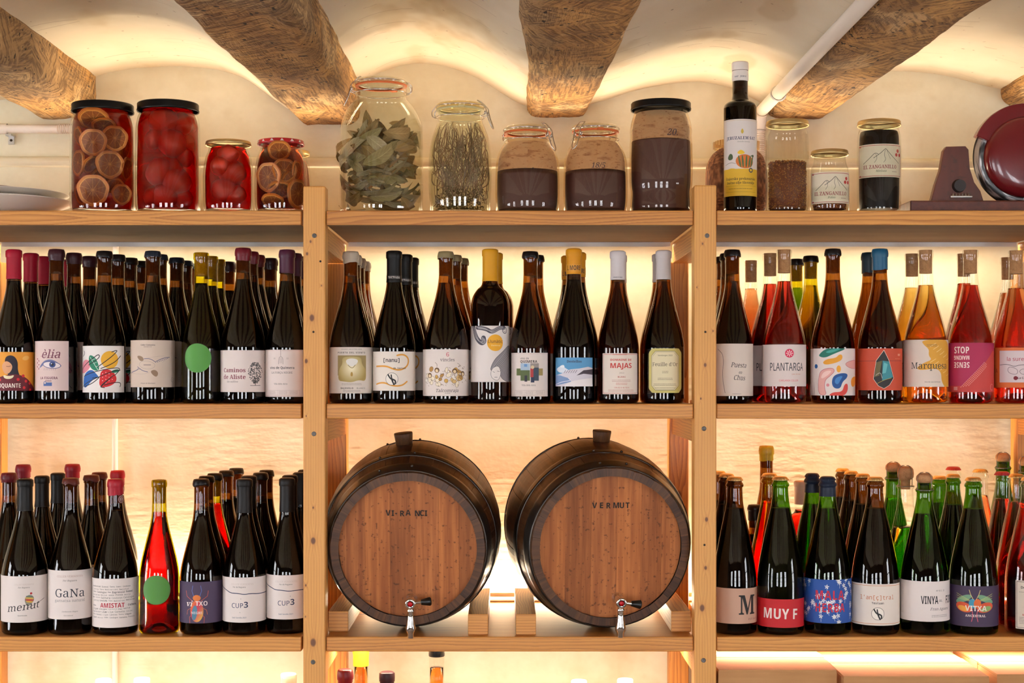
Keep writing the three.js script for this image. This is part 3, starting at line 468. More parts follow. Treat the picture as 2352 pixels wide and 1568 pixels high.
    d.text('Celler Comunica', 340, 792, 4.2, '#3a3232', 'sans-serif', { style: 'bold' }); d.small(340, 796, 18, 1, '#665a55'); d.blob([[316, 818], [322, 816], [330, 820], [332, 828], [324, 830]], '#94785f'); d.blob([[345, 852], [356, 848], [364, 856], [360, 866], [352, 862]], '#94785f'); d.ellipse(338, 838, 18, 9, 0.1, null, '#8c7e78', 0.4); d.rect(331, 837, 347, 838.4, '#76666a');
    for (const p of [[[332, 824], [344, 822], [358, 832]], [[318, 842], [326, 850], [340, 854]], [[358, 830], [372, 822], [388, 820]], [[304, 856], [314, 852], [320, 846]]]) d.line(p, '#3b416e', 1.1); for (let k = 0; k < 7; k++) { d.circle(362 + k * 3.6, 831 - k * 1.4, 0.9, '#3b416e'); d.circle(306 + k * 3, 853 - k, 0.8, '#3b416e'); } d.line([[340, 822], [370, 816], [386, 820], [372, 832]], '#a5968e', 0.4); d.line([[302, 856], [330, 860], [344, 855]], '#a5968e', 0.4); d.text('Vinyes de Montsant', 340, 879, 3.8, '#4a4040'); d.circle(394, 872, 5, null, '#6a5f5a', 0.6); d.text('R', 394, 872, 5, '#6a5f5a');
  })], behind: [[370, 1, { label: 0 }], [406, 2], [426, 3], [439, 4]] },
  { cx: 463, w: 88, top: 580, glass: 'olive', cap: CORK, capWord: 'olive glass', short: 'green dot bottle', label: 'dark wine bottle with only a plain green dot sticker', labels: [dot(454, 822, 33, 0x4e9636)], behind: [[485, 1], [503, 2], [525, 3, { glass: 'amber', cap: waxCap(0x34161c), capWord: 'dark-waxed' }]] },
  { cx: 558, w: 101, top: 571, cap: waxCap(0x6c1420, 0.024), capWord: 'red-waxed', short: 'black tree label bottle', label: 'dark red wine bottle with red wax and white label showing a black tree', labels: [frontLabel([506, 609, 804, 900], '#e2d3cc', (d) => {
    d.text('Caminos', 536, 850, 13, '#7a2436', 'serif', { style: 'bold' }); d.text('de Aliste', 536, 865.5, 13, '#7a2436', 'serif', { style: 'bold' }); d.text('Sin sulfitos', 533, 876, 5.5, '#6a5a58', 'serif', { style: 'italic' }); d.circle(606, 823, 10, null, '#8a8078', 0.4);
    const R = rng(3); for (let k = 0; k < 420; k++) { const t = R(), y = 832 + t * 48, wmax = 16 * Math.sin(Math.PI * (0.12 + 0.8 * t)); d.circle(585 + (R() * 2 - 1) * wmax, y, 0.5 + R() * 0.7, '#3c3a3a'); } d.line([[585, 868], [585, 884]], '#2a2828', 1.5); d.line([[574, 885], [596, 885]], '#2a2828', 1);
  })], behind: [[576, 1], [590, 2], [621, 3, { cap: waxCap(0x2a1216, 0.024), capWord: 'dark-waxed' }]] },
  { cx: 659, w: 97, top: 575, cap: waxCap(0x4c2036, 0.045), capWord: 'purple-waxed', short: 'fork label bottle', label: 'dark wine bottle with purple wax and cream label with fork drawing, beside the post', labels: [frontLabel([610, 695, 803, 911], '#dfcfc8', (d) => {
    d.frame(2, '#b08a7c', 0.5); d.line([[645, 803], [645, 818]], '#5a4a48', 0.6); d.line([[640, 836], [640, 822], [645, 818], [650, 822], [650, 836]], '#5a4a48', 0.6); d.line([[643.5, 834], [643.5, 822]], '#5a4a48', 0.5); d.line([[647, 834], [647, 822]], '#5a4a48', 0.5); d.text('20', 631, 823, 4.5, '#8a7a74'); d.text('22', 660, 823, 4.5, '#8a7a74');
    d.text('vins de Quimera', 646, 844.5, 7.6, '#3a3434', 'sans-serif', { style: 'bold' }); d.text('LA FORÇA NEGRE', 646, 855, 6, '#4a4242', 'serif'); d.text('Vila dels Arcs', 644, 881, 5, '#4a4242', 'serif'); table(d, 650, 896, 78);
  })], behind: [[676, 1], [690, 2]] },

  { cx: 806, w: 98, top: 579, glass: 'amber', wine: 'cola', cap: waxCap(0xb9aa96, 0.022), capWord: 'white-waxed', short: 'golden figure label bottle', label: 'brown wine bottle with white wax and golden figure label beside the post', labels: [frontLabel([757, 856, 797, 903], '#d9cec3', (d) => {
    d.text('ORGANIC ANCESTRAL WINE', 808, 802, 3.2, '#6a605a', 'sans-serif', { space: 0.4 }); d.text('PUERTA DEL VIENTO', 808, 809.5, 5.2, '#3a3632', 'sans-serif', { style: 'bold', space: 1 });
    const g = d.c.createRadialGradient(d.U(808), 845, 4, d.U(808), 845, 36); g.addColorStop(0, '#efe4c0'); g.addColorStop(1, '#a8904e'); d.rect(777, 816, 840, 862, '#9a8654'); d.blob([[777, 874], [780, 846], [788, 836], [786, 820], [808, 818], [830, 820], [830, 836], [840, 848], [840, 876], [824, 872], [808, 878], [792, 876]], g); d.blob([[794, 826], [808, 822], [824, 826], [818, 838], [808, 842], [798, 838]], '#e6e2da'); d.line([[800, 838], [808, 848], [816, 838]], '#9a8654', 1.4); d.blob([[806, 854], [810, 854], [811, 864], [805, 864]], '#b08a3e');
    d.small(808, 880, 46, 2, '#8a8078', 3); d.text('BAJOVELO', 797, 891, 5.2, '#2e2a28', 'sans-serif', { style: 'bold', space: 0.6 }); d.text('BLANCO', 829, 891, 5.2, '#6a625c', 'sans-serif', { space: 0.4 }); d.small(808, 896, 40, 2, '#7a726c', 2.8);
  })], behind: [[813, 1], [823, 2], [835, 3]] },
  { cx: 905, w: 97, top: 577, cap: BLACKFOIL, capWord: 'black-capped', short: 'orange ribbon label bottle', label: 'dark wine bottle with black lettered capsule and orange ribbon label', neckPrint: ['TESTUAN', 630, 643, '#14110f', '#cfc8c0', 11], labels: [frontLabel([856, 954, 807, 897], '#e9ddd0', (d) => {
    d.text('[nanu]', 899, 827, 12, '#33302e', 'monospace', { style: 'bold', space: -0.4 }); d.line([[912, 816], [924, 812], [938, 822], [936, 840], [920, 850], [904, 848], [888, 840], [866, 841]], '#e09a32', 3.6); d.line([[866, 882], [880, 876], [900, 886], [922, 886], [934, 876]], '#e09a32', 3.4); d.text('de testuan', 918, 845, 5, '#33302e', 'monospace', { style: 'bold' }); shears(d, 900, 870, 14);
  })], behind: [[930, 1], [945, 2]] },
  { cx: 1024, w: 104, top: 579, glass: 'amber', wine: 'brown', cap: waxCap(0x8b7c58, 0.014), capWord: 'tan-waxed', short: 'crowd drawing label bottle', label: 'brown wine bottle with white label showing a sketched crowd in gold', labels: [frontLabel([971, 1075, 802, 909], '#e6d9d0', (d) => {
    d.text('6', 1028, 814, 13, '#c8324a', 'serif'); d.text('vincles', 1028, 826.5, 10, '#4a4444', 'serif'); const R = rng(8);
    for (let k = 0; k < 26; k++) { const x = 980 + R() * 88, y = 846 + R() * 36; d.ellipse(x, y, 3 + R() * 6, 3 + R() * 5, R() * 3, ['#e2bd7a', '#d8a84e', '#f0e2c8', '#b98a44', '#efe6da'][Math.floor(R() * 5)], '#5a3c22', 0.5); } for (const [x, y] of [[988, 862], [1062, 858], [1004, 850], [1044, 852]]) { d.circle(x, y, 6, '#6a4a28'); d.circle(x, y + 1, 3.8, '#e8cfa4'); } for (let k = 0; k < 60; k++) { const x = 978 + R() * 92, y = 838 + R() * 50; d.line([[x, y], [x + 3 * R(), y - 4 + 8 * R()], [x + 5 * R(), y + 3 * R()]], '#5a3c22', 0.5); } d.line([[1000, 832], [1005, 836], [1004, 842]], '#5a4434', 0.7); d.line([[1050, 834], [1058, 838], [1052, 842]], '#5a4434', 0.7);
    d.text('Talcomraja', 1027, 897, 10, '#2e2a2a', 'serif', { style: 'italic' }); d.small(1028, 902, 12, 1, '#4a4444');
  })], behind: [[1045, 1], [1060, 2]] },
  { cx: 1127, w: 88, top: 573, type: 'bordeaux', glass: 'amber', wine: 'cola', cap: { kind: 'foil', color: 0xd99a1c, len: 0.063 }, capWord: 'yellow-capped', short: 'yellow moon label bottle', label: 'broad shouldered wine bottle with yellow capsule and hair drawing label', labels: [frontLabel([1084, 1171, 748, 877], '#e4dad4', (d) => {
    const hair = (pts, w) => { d.line(pts, '#4a4650', w); for (let k = -2; k <= 2; k++) d.line(pts.map(([x, y]) => [x + k * w * 0.16, y + k * w * 0.14]), k % 2 ? '#c4bcba' : '#8d888c', w * 0.1); }; hair([[1090, 750], [1094, 772], [1106, 788], [1114, 786], [1112, 776]], 11); hair([[1098, 752], [1118, 754], [1130, 764], [1148, 752], [1158, 752]], 9); d.circle(1160, 758, 7, null, '#4a4650', 1.6); d.circle(1160, 758, 3.6, null, '#6a666a', 1);
    d.circle(1139, 787, 19, '#ecab24'); d.text('Llunàtic', 1139, 784.5, 10, '#40322a'); d.text('Chardonnay', 1140, 793, 4, '#f6e4b8');
    d.blob([[1168, 790], [1150, 812], [1136, 826], [1126, 850], [1136, 852], [1148, 840], [1150, 872], [1176, 880], [1178, 800]], '#8d888c', '#3a363c', 0.8); for (let k = 0; k < 22; k++) d.line([[1168 + k * 0.4, 796 + k * 2], [1150 + k * 0.6, 822 + k * 1.4], [1132 + k * 1.6, 846 + k * 0.8]], k % 2 ? '#4a464c' : '#c0b8b6', 0.7); d.blob([[1130, 846], [1146, 838], [1152, 856], [1146, 874], [1136, 872], [1128, 864]], '#ebe2dc', '#3a363c', 0.6); d.line([[1133, 853], [1137, 855]], '#3a363c', 0.7); d.line([[1143, 852], [1148, 853]], '#3a363c', 0.7); d.line([[1137, 866], [1143, 866]], '#3a363c', 0.7);
  })], behind: [[1136, 1]] },
  { cx: 1217, w: 93, top: 579, glass: 'amber', wine: 'brown', cap: BLACKTOP, capWord: 'brown glass', short: 'photo collage label bottle', label: 'brown wine bottle with cream label showing a small photo collage', labels: [frontLabel([1174, 1256, 810, 910], '#e2d4cb', (d) => {
    d.frame(2, '#b9a294', 0.4); d.text('vins de', 1204, 823, 6.5, '#3a3434'); d.text('QUIMERA', 1213, 830, 8.6, '#2e2a2a', 'sans-serif', { style: 'bold' }); d.rect(1186, 846, 1196, 862, '#5f6a34'); d.rect(1195, 834, 1216, 850, '#a9bdd0'); d.rect(1195, 850, 1216, 874, '#56663c'); d.rect(1203, 836, 1210, 842, '#6f9bd0'); d.rect(1217, 834, 1236, 846, '#9a8f88'); d.rect(1217, 846, 1228, 866, '#b23a3a'); d.rect(1224, 844, 1236, 874, '#3a4a58'); d.rect(1236, 846, 1245, 862, '#a08a4e'); d.rect(1204, 862, 1210, 876, '#33323c'); d.rect(1218, 866, 1226, 878, '#2c3650'); d.circle(1222, 843, 4, '#d8c09a'); d.text('Vila dels Arcs', 1213, 884, 5, '#4a4242', 'serif'); table(d, 1215, 896, 74);
  })], behind: [[1232, 1]] },
  { cx: 1318, w: 97, top: 572, cap: { kind: 'foil', color: 0xdc9418, len: 0.05 }, capWord: 'yellow-capped', short: 'snowy mountain label bottle', label: 'dark wine bottle with yellow lettered capsule and snowy mountain picture label', neckPrint: ['L MORE', 604, 622, '#dc9418', '#2a2018', 15], labels: [frontLabel([1277, 1360, 821, 887], '#5b9cc8', (d) => {
    d.blob([[1277, 848], [1292, 838], [1300, 846], [1312, 852], [1290, 858]], '#dfe6ee'); d.blob([[1284, 842], [1296, 836], [1298, 846]], '#eef2f6'); d.poly([[1270, 866], [1290, 858], [1310, 848], [1330, 846], [1350, 842], [1366, 848], [1366, 890], [1270, 890]], '#d9d3da'); d.poly([[1324, 862], [1340, 850], [1366, 846], [1366, 862], [1340, 858]], '#4a4048'); for (let k = 0; k < 6; k++) d.line([[1296 + k * 5, 856], [1300 + k * 5, 850]], '#6a6470', 1); d.poly([[1270, 860], [1288, 862], [1306, 868], [1312, 876], [1292, 882], [1270, 888]], '#7f9ac4'); d.line([[1276, 884], [1292, 876], [1312, 874], [1306, 868]], '#efe9ec', 1.4); d.blob([[1296, 884], [1320, 872], [1366, 866], [1366, 890], [1296, 890]], '#efe8e6'); d.text('Destellos', 1319, 830, 7.5, '#3a3440', 'serif', { style: 'bold' });
  })], behind: [[1331, 1], [1306, 2]] },
  { cx: 1419, w: 93, top: 577, glass: 'amber', wine: 'brown', cap: { kind: 'foil', color: 0xcfc6c4, len: 0.057 }, capWord: 'white-capped', short: 'red lettering label bottle', label: 'brown wine bottle with pale capsule and cream label in red lettering', neckPrint: ['DOMAINE DE MAJAS', 633, 637, '#cfc6c4', '#3a3434', 3.6], labels: [frontLabel([1385, 1463, 811, 905], '#e5d6c8', (d) => {
    d.frame(2.5, '#c8584a', 0.7); d.small(1424, 814, 34, 1, '#c8584a'); d.text('DOMAINE DE', 1427, 826.5, 6.8, '#bc3026', 'sans-serif', { style: 'bold', sx: 1.2 }); d.text('MAJAS', 1427, 839.5, 16, '#c22a20', 'sans-serif', { style: 'bold', sx: 1.08 }); d.text('2022', 1428, 856, 4.2, '#7a5a4e', 'sans-serif', { space: 0.6 }); d.text('BLANC', 1428, 865, 5, '#b04a3e', 'sans-serif', { style: 'bold', space: 0.6 }); d.small(1428, 872, 44, 2, '#b07a6e', 3); d.small(1428, 879, 26, 2, '#c05a4e', 3.2); d.text('13% 82 D 36 TECH', 1428, 890, 4.4, '#c05a4e'); d.small(1428, 895, 62, 2, '#c07a6e', 2.8);
  })], behind: [[1422, 1]] },
  { cx: 1524, w: 94, top: 576, glass: 'amber', wine: 'cola', cap: { kind: 'foil', color: 0xcbc2bf, len: 0.057 }, capWord: 'white-capped', short: 'yellow bordered label bottle', label: 'brown wine bottle with pale capsule and eight-sided yellow bordered label', labels: [{ octagon: true, box: [1491, 1564, 800, 902], bg: '#cdbf6e', draw: (d) => {
    const o = (m, s, lw) => d.poly([[1491 + m + 9, 800 + m], [1564 - m - 9, 800 + m], [1564 - m, 800 + m + 11], [1564 - m, 902 - m - 11], [1564 - m - 9, 902 - m], [1491 + m + 9, 902 - m], [1491 + m, 902 - m - 11], [1491 + m, 800 + m + 11]], s, '#5a5032', lw); o(6, '#e0d3ac', 0.7); o(8, null, 0.4); d.text('Vendanges 2020', 1528, 816, 4.6, '#5a5032'); d.text("Feuille d'Or", 1528, 836, 11.5, '#4a4230', 'serif', { sx: 0.95 }); d.small(1528, 852, 14, 2, '#6a6044', 3.2); d.small(1528, 868, 34, 2, '#6a6044', 3); d.small(1528, 881, 54, 2, '#7a6e50', 3); d.small(1528, 890, 46, 1, '#7a6e50');
  } }], behind: [[1513, 1]] },

  { cx: 1682, w: 93, top: 575, glass: 'amber', wine: 'cola', cap: BLACKTOP, capWord: 'black-topped', short: 'handwritten label bottle', label: 'dark wine bottle with cream handwritten label beside the post', labels: [frontLabel([1634, 1728, 789, 909], '#d9c8ba', (d) => {
    d.line([[1650, 801], [1656, 808], [1660, 812], [1663, 830], [1661, 845], [1660, 860], [1662, 880], [1666, 902]], '#3a3434', 0.8); for (const [t, x, y] of [['Puesta', 1697, 838], ['en', 1700, 855], ['Chus', 1698, 867]]) d.text(t, x, y, t === 'en' ? 9 : 15, '#1e1a1c', 'serif', { style: 'italic', sx: 0.8, turn: 0.06 }); d.small(1692, 904, 20, 1, '#6a605a');
  })], behind: [[1671, 1], [1660, 2], [1725, 3, { glass: 'clear', wine: 'salmon', cap: CORK, capWord: 'orange wine clear' }]] },
  { cx: 1801, w: 98, top: 573, glass: 'clear', wine: 'rose', level: 646, cap: CORK, capWord: 'cork-topped rosé', short: 'red emblem rosé bottle', label: 'clear rosé wine bottle with cork and white label with round red emblem', labels: [frontLabel([1752, 1852, 791, 887], '#dccbc4', (d) => {
    d.circle(1813, 811, 10, '#d81e4a'); for (let k = 0; k < 8; k++) { const a = k * Math.PI / 4; d.line([[1813 + 2 * Math.cos(a), 811 + 2 * Math.sin(a)], [1813 + 7.5 * Math.cos(a), 811 + 7.5 * Math.sin(a)]], '#f6e6e0', 1.1); d.circle(1813 + 5.5 * Math.cos(a), 811 + 5.5 * Math.sin(a), 1.1, '#f6e6e0'); } d.text('PLANTARGA', 1808, 842.5, 25, '#23232c', 'sans-serif', { sx: 0.62 }); d.text('l.pez. de mar', 1828, 858, 3.8, '#c87a5a', 'serif', { style: 'italic' }); d.text('CARLANIA CELLER', 1812, 874, 5.6, '#d84a5a');
  })], behind: [[1769, 1], [1829, 3, { glass: 'olive', wine: 'green', cap: BLACKTOP, capWord: 'black-topped green', label: 0 }], [1862, 2, { glass: 'olive', wine: 'amber', cap: BLACKTOP, capWord: 'black-topped amber', label: 0 }]] },
  { cx: 1913, w: 99, top: 573, glass: 'amber', wine: 'brown', cap: BLACKTOP, capWord: 'brown glass', short: 'colourful blob label bottle', label: 'brown wine bottle with white label of pink, blue and orange blobs', labels: [frontLabel([1863, 1963, 800, 908], '#e2d3cc', (d) => {
    d.blob([[1884, 812], [1898, 800], [1930, 796], [1944, 800], [1916, 812], [1896, 822], [1882, 818]], '#17705e'); d.blob([[1894, 808], [1920, 800], [1934, 800], [1906, 812]], '#3f9e90'); d.blob([[1890, 832], [1900, 824], [1920, 822], [1926, 814], [1934, 814], [1934, 826], [1918, 834], [1896, 838]], '#e8a02c'); d.circle(1876, 841, 5, '#1d5a9a'); d.blob([[1880, 906], [1882, 860], [1890, 848], [1912, 844], [1918, 852], [1906, 864], [1896, 872], [1894, 890], [1900, 908]], '#e2a49a', '#b85c68', 1); d.blob([[1886, 866], [1894, 852], [1912, 850], [1904, 860], [1890, 870]], '#f0c8be'); d.blob([[1938, 836], [1950, 828], [1964, 826], [1966, 846], [1950, 846]], '#e0a49a', '#b85c68', 0.8); d.ellipse(1926, 847, 5, 8, 0, '#e8a02c'); d.blob([[1910, 880], [1914, 862], [1932, 856], [1946, 858], [1944, 868], [1934, 876], [1930, 892], [1916, 892]], '#1a4f8f'); d.blob([[1916, 878], [1920, 866], [1936, 862], [1930, 872], [1924, 884]], '#3f7fc0'); d.circle(1902, 884, 3.6, '#dc8a90'); d.blob([[1902, 910], [1912, 900], [1934, 900], [1938, 882], [1946, 880], [1946, 898], [1936, 910]], '#d8423a'); d.blob([[1952, 868], [1962, 862], [1964, 880], [1954, 892]], '#e8902c');
  })], behind: [] },
  { cx: 2021, w: 99, top: 573, glass: 'amber', wine: 'brown', cap: waxCap(0x1f5876, 0.04), capWord: 'blue-waxed', short: 'gem label bottle', label: 'brown wine bottle with blue wax and orange label of a dark gem', labels: [frontLabel([1971, 2070, 800, 896], '#cb4c2e', (d) => {
    d.line([[1971, 829], [2068, 828]], '#5a2030', 0.7); d.poly([[2030, 804], [2041, 828], [2051, 868], [2042, 884], [2030, 892], [2018, 886], [2007, 870], [2013, 828]], '#2c2a2a', '#efe0d4', 0.8); d.poly([[2027, 828], [2041, 830], [2049, 866], [2026, 874]], '#3a8a94'); d.poly([[2030, 832], [2038, 836], [2034, 856], [2026, 858]], '#66b4b8'); d.poly([[2013, 832], [2026, 828], [2020, 862], [2009, 866]], '#6a5e3a'); d.line([[2012, 862], [2022, 852], [2026, 868]], '#cfc6bc', 0.9); d.line([[2016, 880], [2030, 872], [2046, 868]], '#c4a83a', 0.9); d.text('BRUT', 2063, 815, 6.5, '#e8b8a4', 'sans-serif', { style: 'bold', sx: 0.6 }); d.small(2060, 823, 16, 1, '#e08a6a');
  })], behind: [[1997, 1, { wine: 'amber', cap: waxCap(0x1c3440, 0.04), capWord: 'dark-blue-waxed' }]] },
  { cx: 2126, w: 100, top: 574, glass: 'clear', wine: 'orange', level: 655, cap: CORK, capWord: 'orange wine', short: 'orange wine shell label bottle', label: 'clear bottle of orange wine with cream and yellow shell label', labels: [frontLabel([2076, 2176, 780, 888], '#ddcabb', (d) => {
    d.blob([[2116, 780], [2122, 792], [2134, 802], [2132, 816], [2140, 826], [2124, 832], [2106, 844], [2112, 850], [2134, 848], [2150, 846], [2160, 856], [2160, 876], [2170, 894], [2190, 890], [2190, 776]], '#dda034'); for (let k = 0; k < 12; k++) d.line([[2136 + (k % 6) * 7, 796 + k * 6], [2142 + (k % 6) * 7, 792 + k * 6], [2148 + (k % 6) * 6, 788 + k * 6]], '#f0d08c', 1.2); d.text('Marquesa', 2137, 839, 20, '#2e2a26', 'serif', { sx: 0.95 }); d.small(2140, 791, 24, 2, '#6a5a4a', 3); d.text('Vino de uvas de Brisats', 2142, 877, 3.6, '#4a4038');
  })], behind: [[2094, 1]] },
  { cx: 2229, w: 102, top: 574, glass: 'clear', wine: 'pink', level: 655, cap: CORK, capWord: 'cork-topped pink', short: 'magenta label bottle', label: 'clear bottle of red rosé with magenta and orange slanted text label', labels: [frontLabel([2178, 2281, 787, 900], '#b02450', (d) => {
    d.poly([[2276, 806], [2300, 806], [2300, 902], [2170, 902], [2170, 886], [2210, 886]], '#c8403a'); const t = { style: 'bold', sx: 0.72 }; d.text('STOP', 2209, 803, 21, '#efdcd4', 'sans-serif', t); d.text('MAKING', 2209, 821, 13, '#efdcd4', 'sans-serif', { ...t, turn: Math.PI }); d.text('SENSE', 2209, 838, 18, '#efdcd4', 'sans-serif', { ...t, turn: Math.PI }); d.c.save(); d.c.translate(d.U(2236), 862); d.c.rotate(-0.82); d.c.fillStyle = '#e8a89a'; for (let r = 0; r < 4; r++) for (let q = -40 + r * 5; q < 38; q += 4.5) d.c.fillRect(q, r * 3.4 - 3, 3.2, 1.1); d.c.restore(); d.circle(2275, 889, 7, null, '#e8a89a', 0.8); d.rect(2193, 888, 2201, 896, '#d88a84');
  })], behind: [[2214, 1, { glass: 'clear', wine: 'pink' }]] },
  { cx: 2334, w: 102, top: 575, glass: 'clear', wine: 'salmon', level: 662, cap: CORK, capWord: 'cork-topped salmon', short: 'bear sketch label bottle', label: 'clear bottle of salmon wine with animal sketch label at the right edge', labels: [frontLabel([2283, 2386, 798, 890], '#d8692c', (d) => { d.text('A', 2292, 851, 14, '#8a2c1c'); }), { proud: 0.0006, ...frontLabel([2299, 2368, 805, 878], '#d5c2c2', (d) => {
    d.text('la sure', 2332, 824, 12.5, '#b03a46', 'sans-serif'); d.line([[2300, 838], [2314, 835], [2330, 842], [2340, 838], [2366, 836]], '#3a3034', 1); d.blob([[2316, 852], [2318, 842], [2330, 844], [2338, 850], [2336, 860], [2322, 858]], null, '#3a3034', 0.7); d.blob([[2340, 852], [2348, 846], [2360, 850], [2358, 858], [2346, 860]], null, '#3a3034', 0.7); d.circle(2333, 868, 4.6, '#7c1e2c'); d.text('La Coma', 2350, 868, 6.5, '#4a1e26', 'sans-serif', { style: 'bold' });
  }) }], behind: [[2314, 2], [2404, 1]] },
];
const SP = { type: 'sparkling', zs: [-0.058, -0.153, -0.24, -0.324, -0.402] };
const LOWER = [
  { cx: 58, w: 105, top: 1100, cap: BLACKFOIL, capWord: 'black-capped', short: 'spinning top label bottle', label: 'dark wine bottle with black capsule and white label of a striped spinning top', labels: [frontLabel([5, 112, 1322, 1428], '#e0d5cf', (d) => {
    d.text('CELLER VERDENTES', 56, 1341, 5, '#cbbcb4'); d.text('Fer Reguera', 55, 1348, 4.4, '#6a605c', 'serif', { style: 'italic' }); d.c.save(); d.blob([[57, 1372], [66, 1364], [76, 1368], [78, 1378], [70, 1388], [64, 1392], [58, 1384]], '#8a8a78'); d.c.globalCompositeOperation = 'source-atop'; d.c.restore(); for (const [y, col, a] of [[1369, '#6a7a6a', 8], [1373, '#d8b04a', 10], [1377, '#c8442a', 10], [1381, '#e0a83a', 8]]) d.ellipse(67.5, y, a, 1.8, 0.12, col); d.circle(71, 1362, 2.6, '#b02a2e'); d.line([[64, 1390], [63, 1396]], '#3a3030', 1); d.text('menut', 52, 1393, 22, '#2a2426', 'serif', { style: 'italic', turn: -0.12, sx: 1.1 }); d.line([[62, 1396], [82, 1386], [99, 1376]], '#2a2426', 0.8); d.text('Quarterade', 52, 1412, 4, '#6a605c');
  })], behind: [[97, 1], [135, 2], [21, 2, { cap: waxCap(0x5e1a22, 0.02), capWord: 'red-waxed' }], [53, 3, { cap: waxCap(0x7a1828, 0.028), capWord: 'bright-red-waxed', up: 0.012 }]] },
  { cx: 163, w: 99, top: 1099, cap: waxCap(0x5a241e, 0.011), capWord: 'brown-waxed', short: 'two-word serif label bottle', label: 'dark wine bottle with brown wax and white label in large serif letters', labels: [frontLabel([114, 212, 1309, 1421], '#e0d4ce', (d) => {
    d.text('CELLER VERDENTES', 161, 1322, 6, '#b8968c', 'serif'); d.text('Fer Reguera', 161, 1332, 5.4, '#5a504c', 'serif', { style: 'italic' }); d.text('GaNa', 161, 1361, 26, '#262a36', 'serif', { sx: 1.04 }); d.text('garnatxa natural', 161, 1378, 8.6, '#8a8482', 'serif', { sx: 1.02 }); d.text('Cerdanyola Magna', 161, 1403, 4, '#7a706c', 'serif', { style: 'italic' }); d.text('Eco natural', 158, 1412, 4, '#8a807c');
  })], behind: [[210, 1], [226, 2], [166, 3, { cap: waxCap(0x8a1a2a, 0.028), capWord: 'bright-red-waxed', up: 0.012 }]] },
  { cx: 265, w: 104, top: 1101, cap: waxCap(0xa81c2c, 0.03), capWord: 'red-waxed', short: 'red word label bottle', label: 'dark wine bottle with bright red wax and label full of small print', labels: [frontLabel([212, 318, 1328, 1440], '#e3d8d2', (d) => {
    const words = 'Vinsella Cataluña Garnatxa Celler Terra Tramuntana Vi Natural Amistat Amitié Catalogne Mediterrani Catalunya Cultura Poesia Expressió Lligam Lletres Llum Vins Sol Pau Poema Somni Mar Camins'.split(' '), R = rng(21); for (let r = 0; r < 12; r++) { const y = 1346 + r * 6.4; if (Math.abs(y - 1389) < 6) { d.text('Colera,', 219, 1390, 4.4, '#2a2628'); d.text('Cultura,', 302, 1389, 6.4, '#2a2628', 'serif', { style: 'bold' }); continue; } let q = 4; while (q < 96) { const s = words[Math.floor(R() * words.length)], z = 3.6 + R() * 2.2; d.c.font = `${R() < 0.3 ? 'bold ' : ''}${z}px ${R() < 0.5 ? 'serif' : 'monospace'}`; d.c.fillStyle = R() < 0.4 ? '#1e1c1e' : '#5a5450'; d.c.textAlign = 'left'; d.c.textBaseline = 'middle'; const x = d.U(215) + q; d.c.fillText(s, x, y); q += d.c.measureText(s).width + 2.5; } } d.rect(228, 1383, 286, 1396, '#e3d8d2'); d.text('AMISTAT', 257, 1389.5, 14.5, '#b01e2e', 'sans-serif', { style: 'bold', sx: 0.92 });
  })], neckSeal: [281, 1149], behind: [[270, 3]] },
  { cx: 368, w: 92, top: 1101, glass: 'olive', wine: 'ruby', level: 1175, cap: CORK, capWord: 'ruby red', short: 'ruby bottle with green dot', label: 'glowing ruby red bottle with a plain green dot sticker', labels: [dot(361, 1354, 33, 0x4b8a30)], behind: [] },
  { cx: 464, w: 97, top: 1101, glass: 'amber', cap: BLACKTOP, capWord: 'black-topped', short: 'purple beetle label bottle', label: 'dark wine bottle with purple beetle label', labels: [frontLabel([415, 513, 1335, 1430], '#4a3a56', (d) => {
    beetle(d, 454, 1388, false); d.text('vi', 437, 1385, 17, '#e6d8d4', 'serif', { style: 'italic bold' }); d.text('TXO', 465, 1385, 14.5, '#ecdcd8', 'sans-serif', { style: 'bold' }); d.text('NEGRE', 454, 1406, 7.4, '#e6d8d4', 'serif', { style: 'bold' });
  })], behind: [[480, 1], [495, 2, { glass: 'olive', wine: 'ruby', capWord: 'ruby-red' }], [525, 3], [543, 4]] },
  { cx: 561, w: 98, top: 1100, cap: { kind: 'foil', color: 0x191513, len: 0.066 }, capWord: 'black-capped', short: 'wavy line label bottle', label: 'dark wine bottle with black capsule and white wavy line label beside beetle label', labels: [frontLabel([511, 610, 1325, 1428], '#e2d6d0', (d) => {
    d.text('CELLER VERDENTES', 556, 1340, 6, '#cdbdb6'); d.text('Fer de Reguera', 549, 1347, 4.4, '#5a5654'); d.line([[505, 1346], [522, 1355], [530, 1361], [545, 1361], [560, 1364], [575, 1362], [590, 1364], [612, 1363]], '#1f2d4a', 1.7); d.text('CUP', 545, 1389, 15, '#2a3352', 'sans-serif', {}); d.text('3', 564.5, 1387, 19, '#232c4c', 'sans-serif', { style: 'bold' }); d.circle(553, 1374, 0.8, '#8a8482'); d.circle(551, 1405, 0.8, '#8a8482'); d.text('Saül Sorolla 2021', 549, 1417, 4.4, '#4a5068');
  })], behind: [[570, 1], [601, 2, { cap: BLACKTOP, capWord: 'black-topped' }], [616, 3, { cap: BLACKTOP, capWord: 'black-topped' }]] },
  { cx: 656, w: 92, top: 1098, z: -0.062, cap: { kind: 'foil', color: 0x191513, len: 0.066 }, capWord: 'black-capped', short: 'wavy line label bottle by the post', label: 'dark wine bottle with white wavy line label right beside the post', labels: [frontLabel([609, 704, 1320, 1421], '#e2d6d0', (d) => {
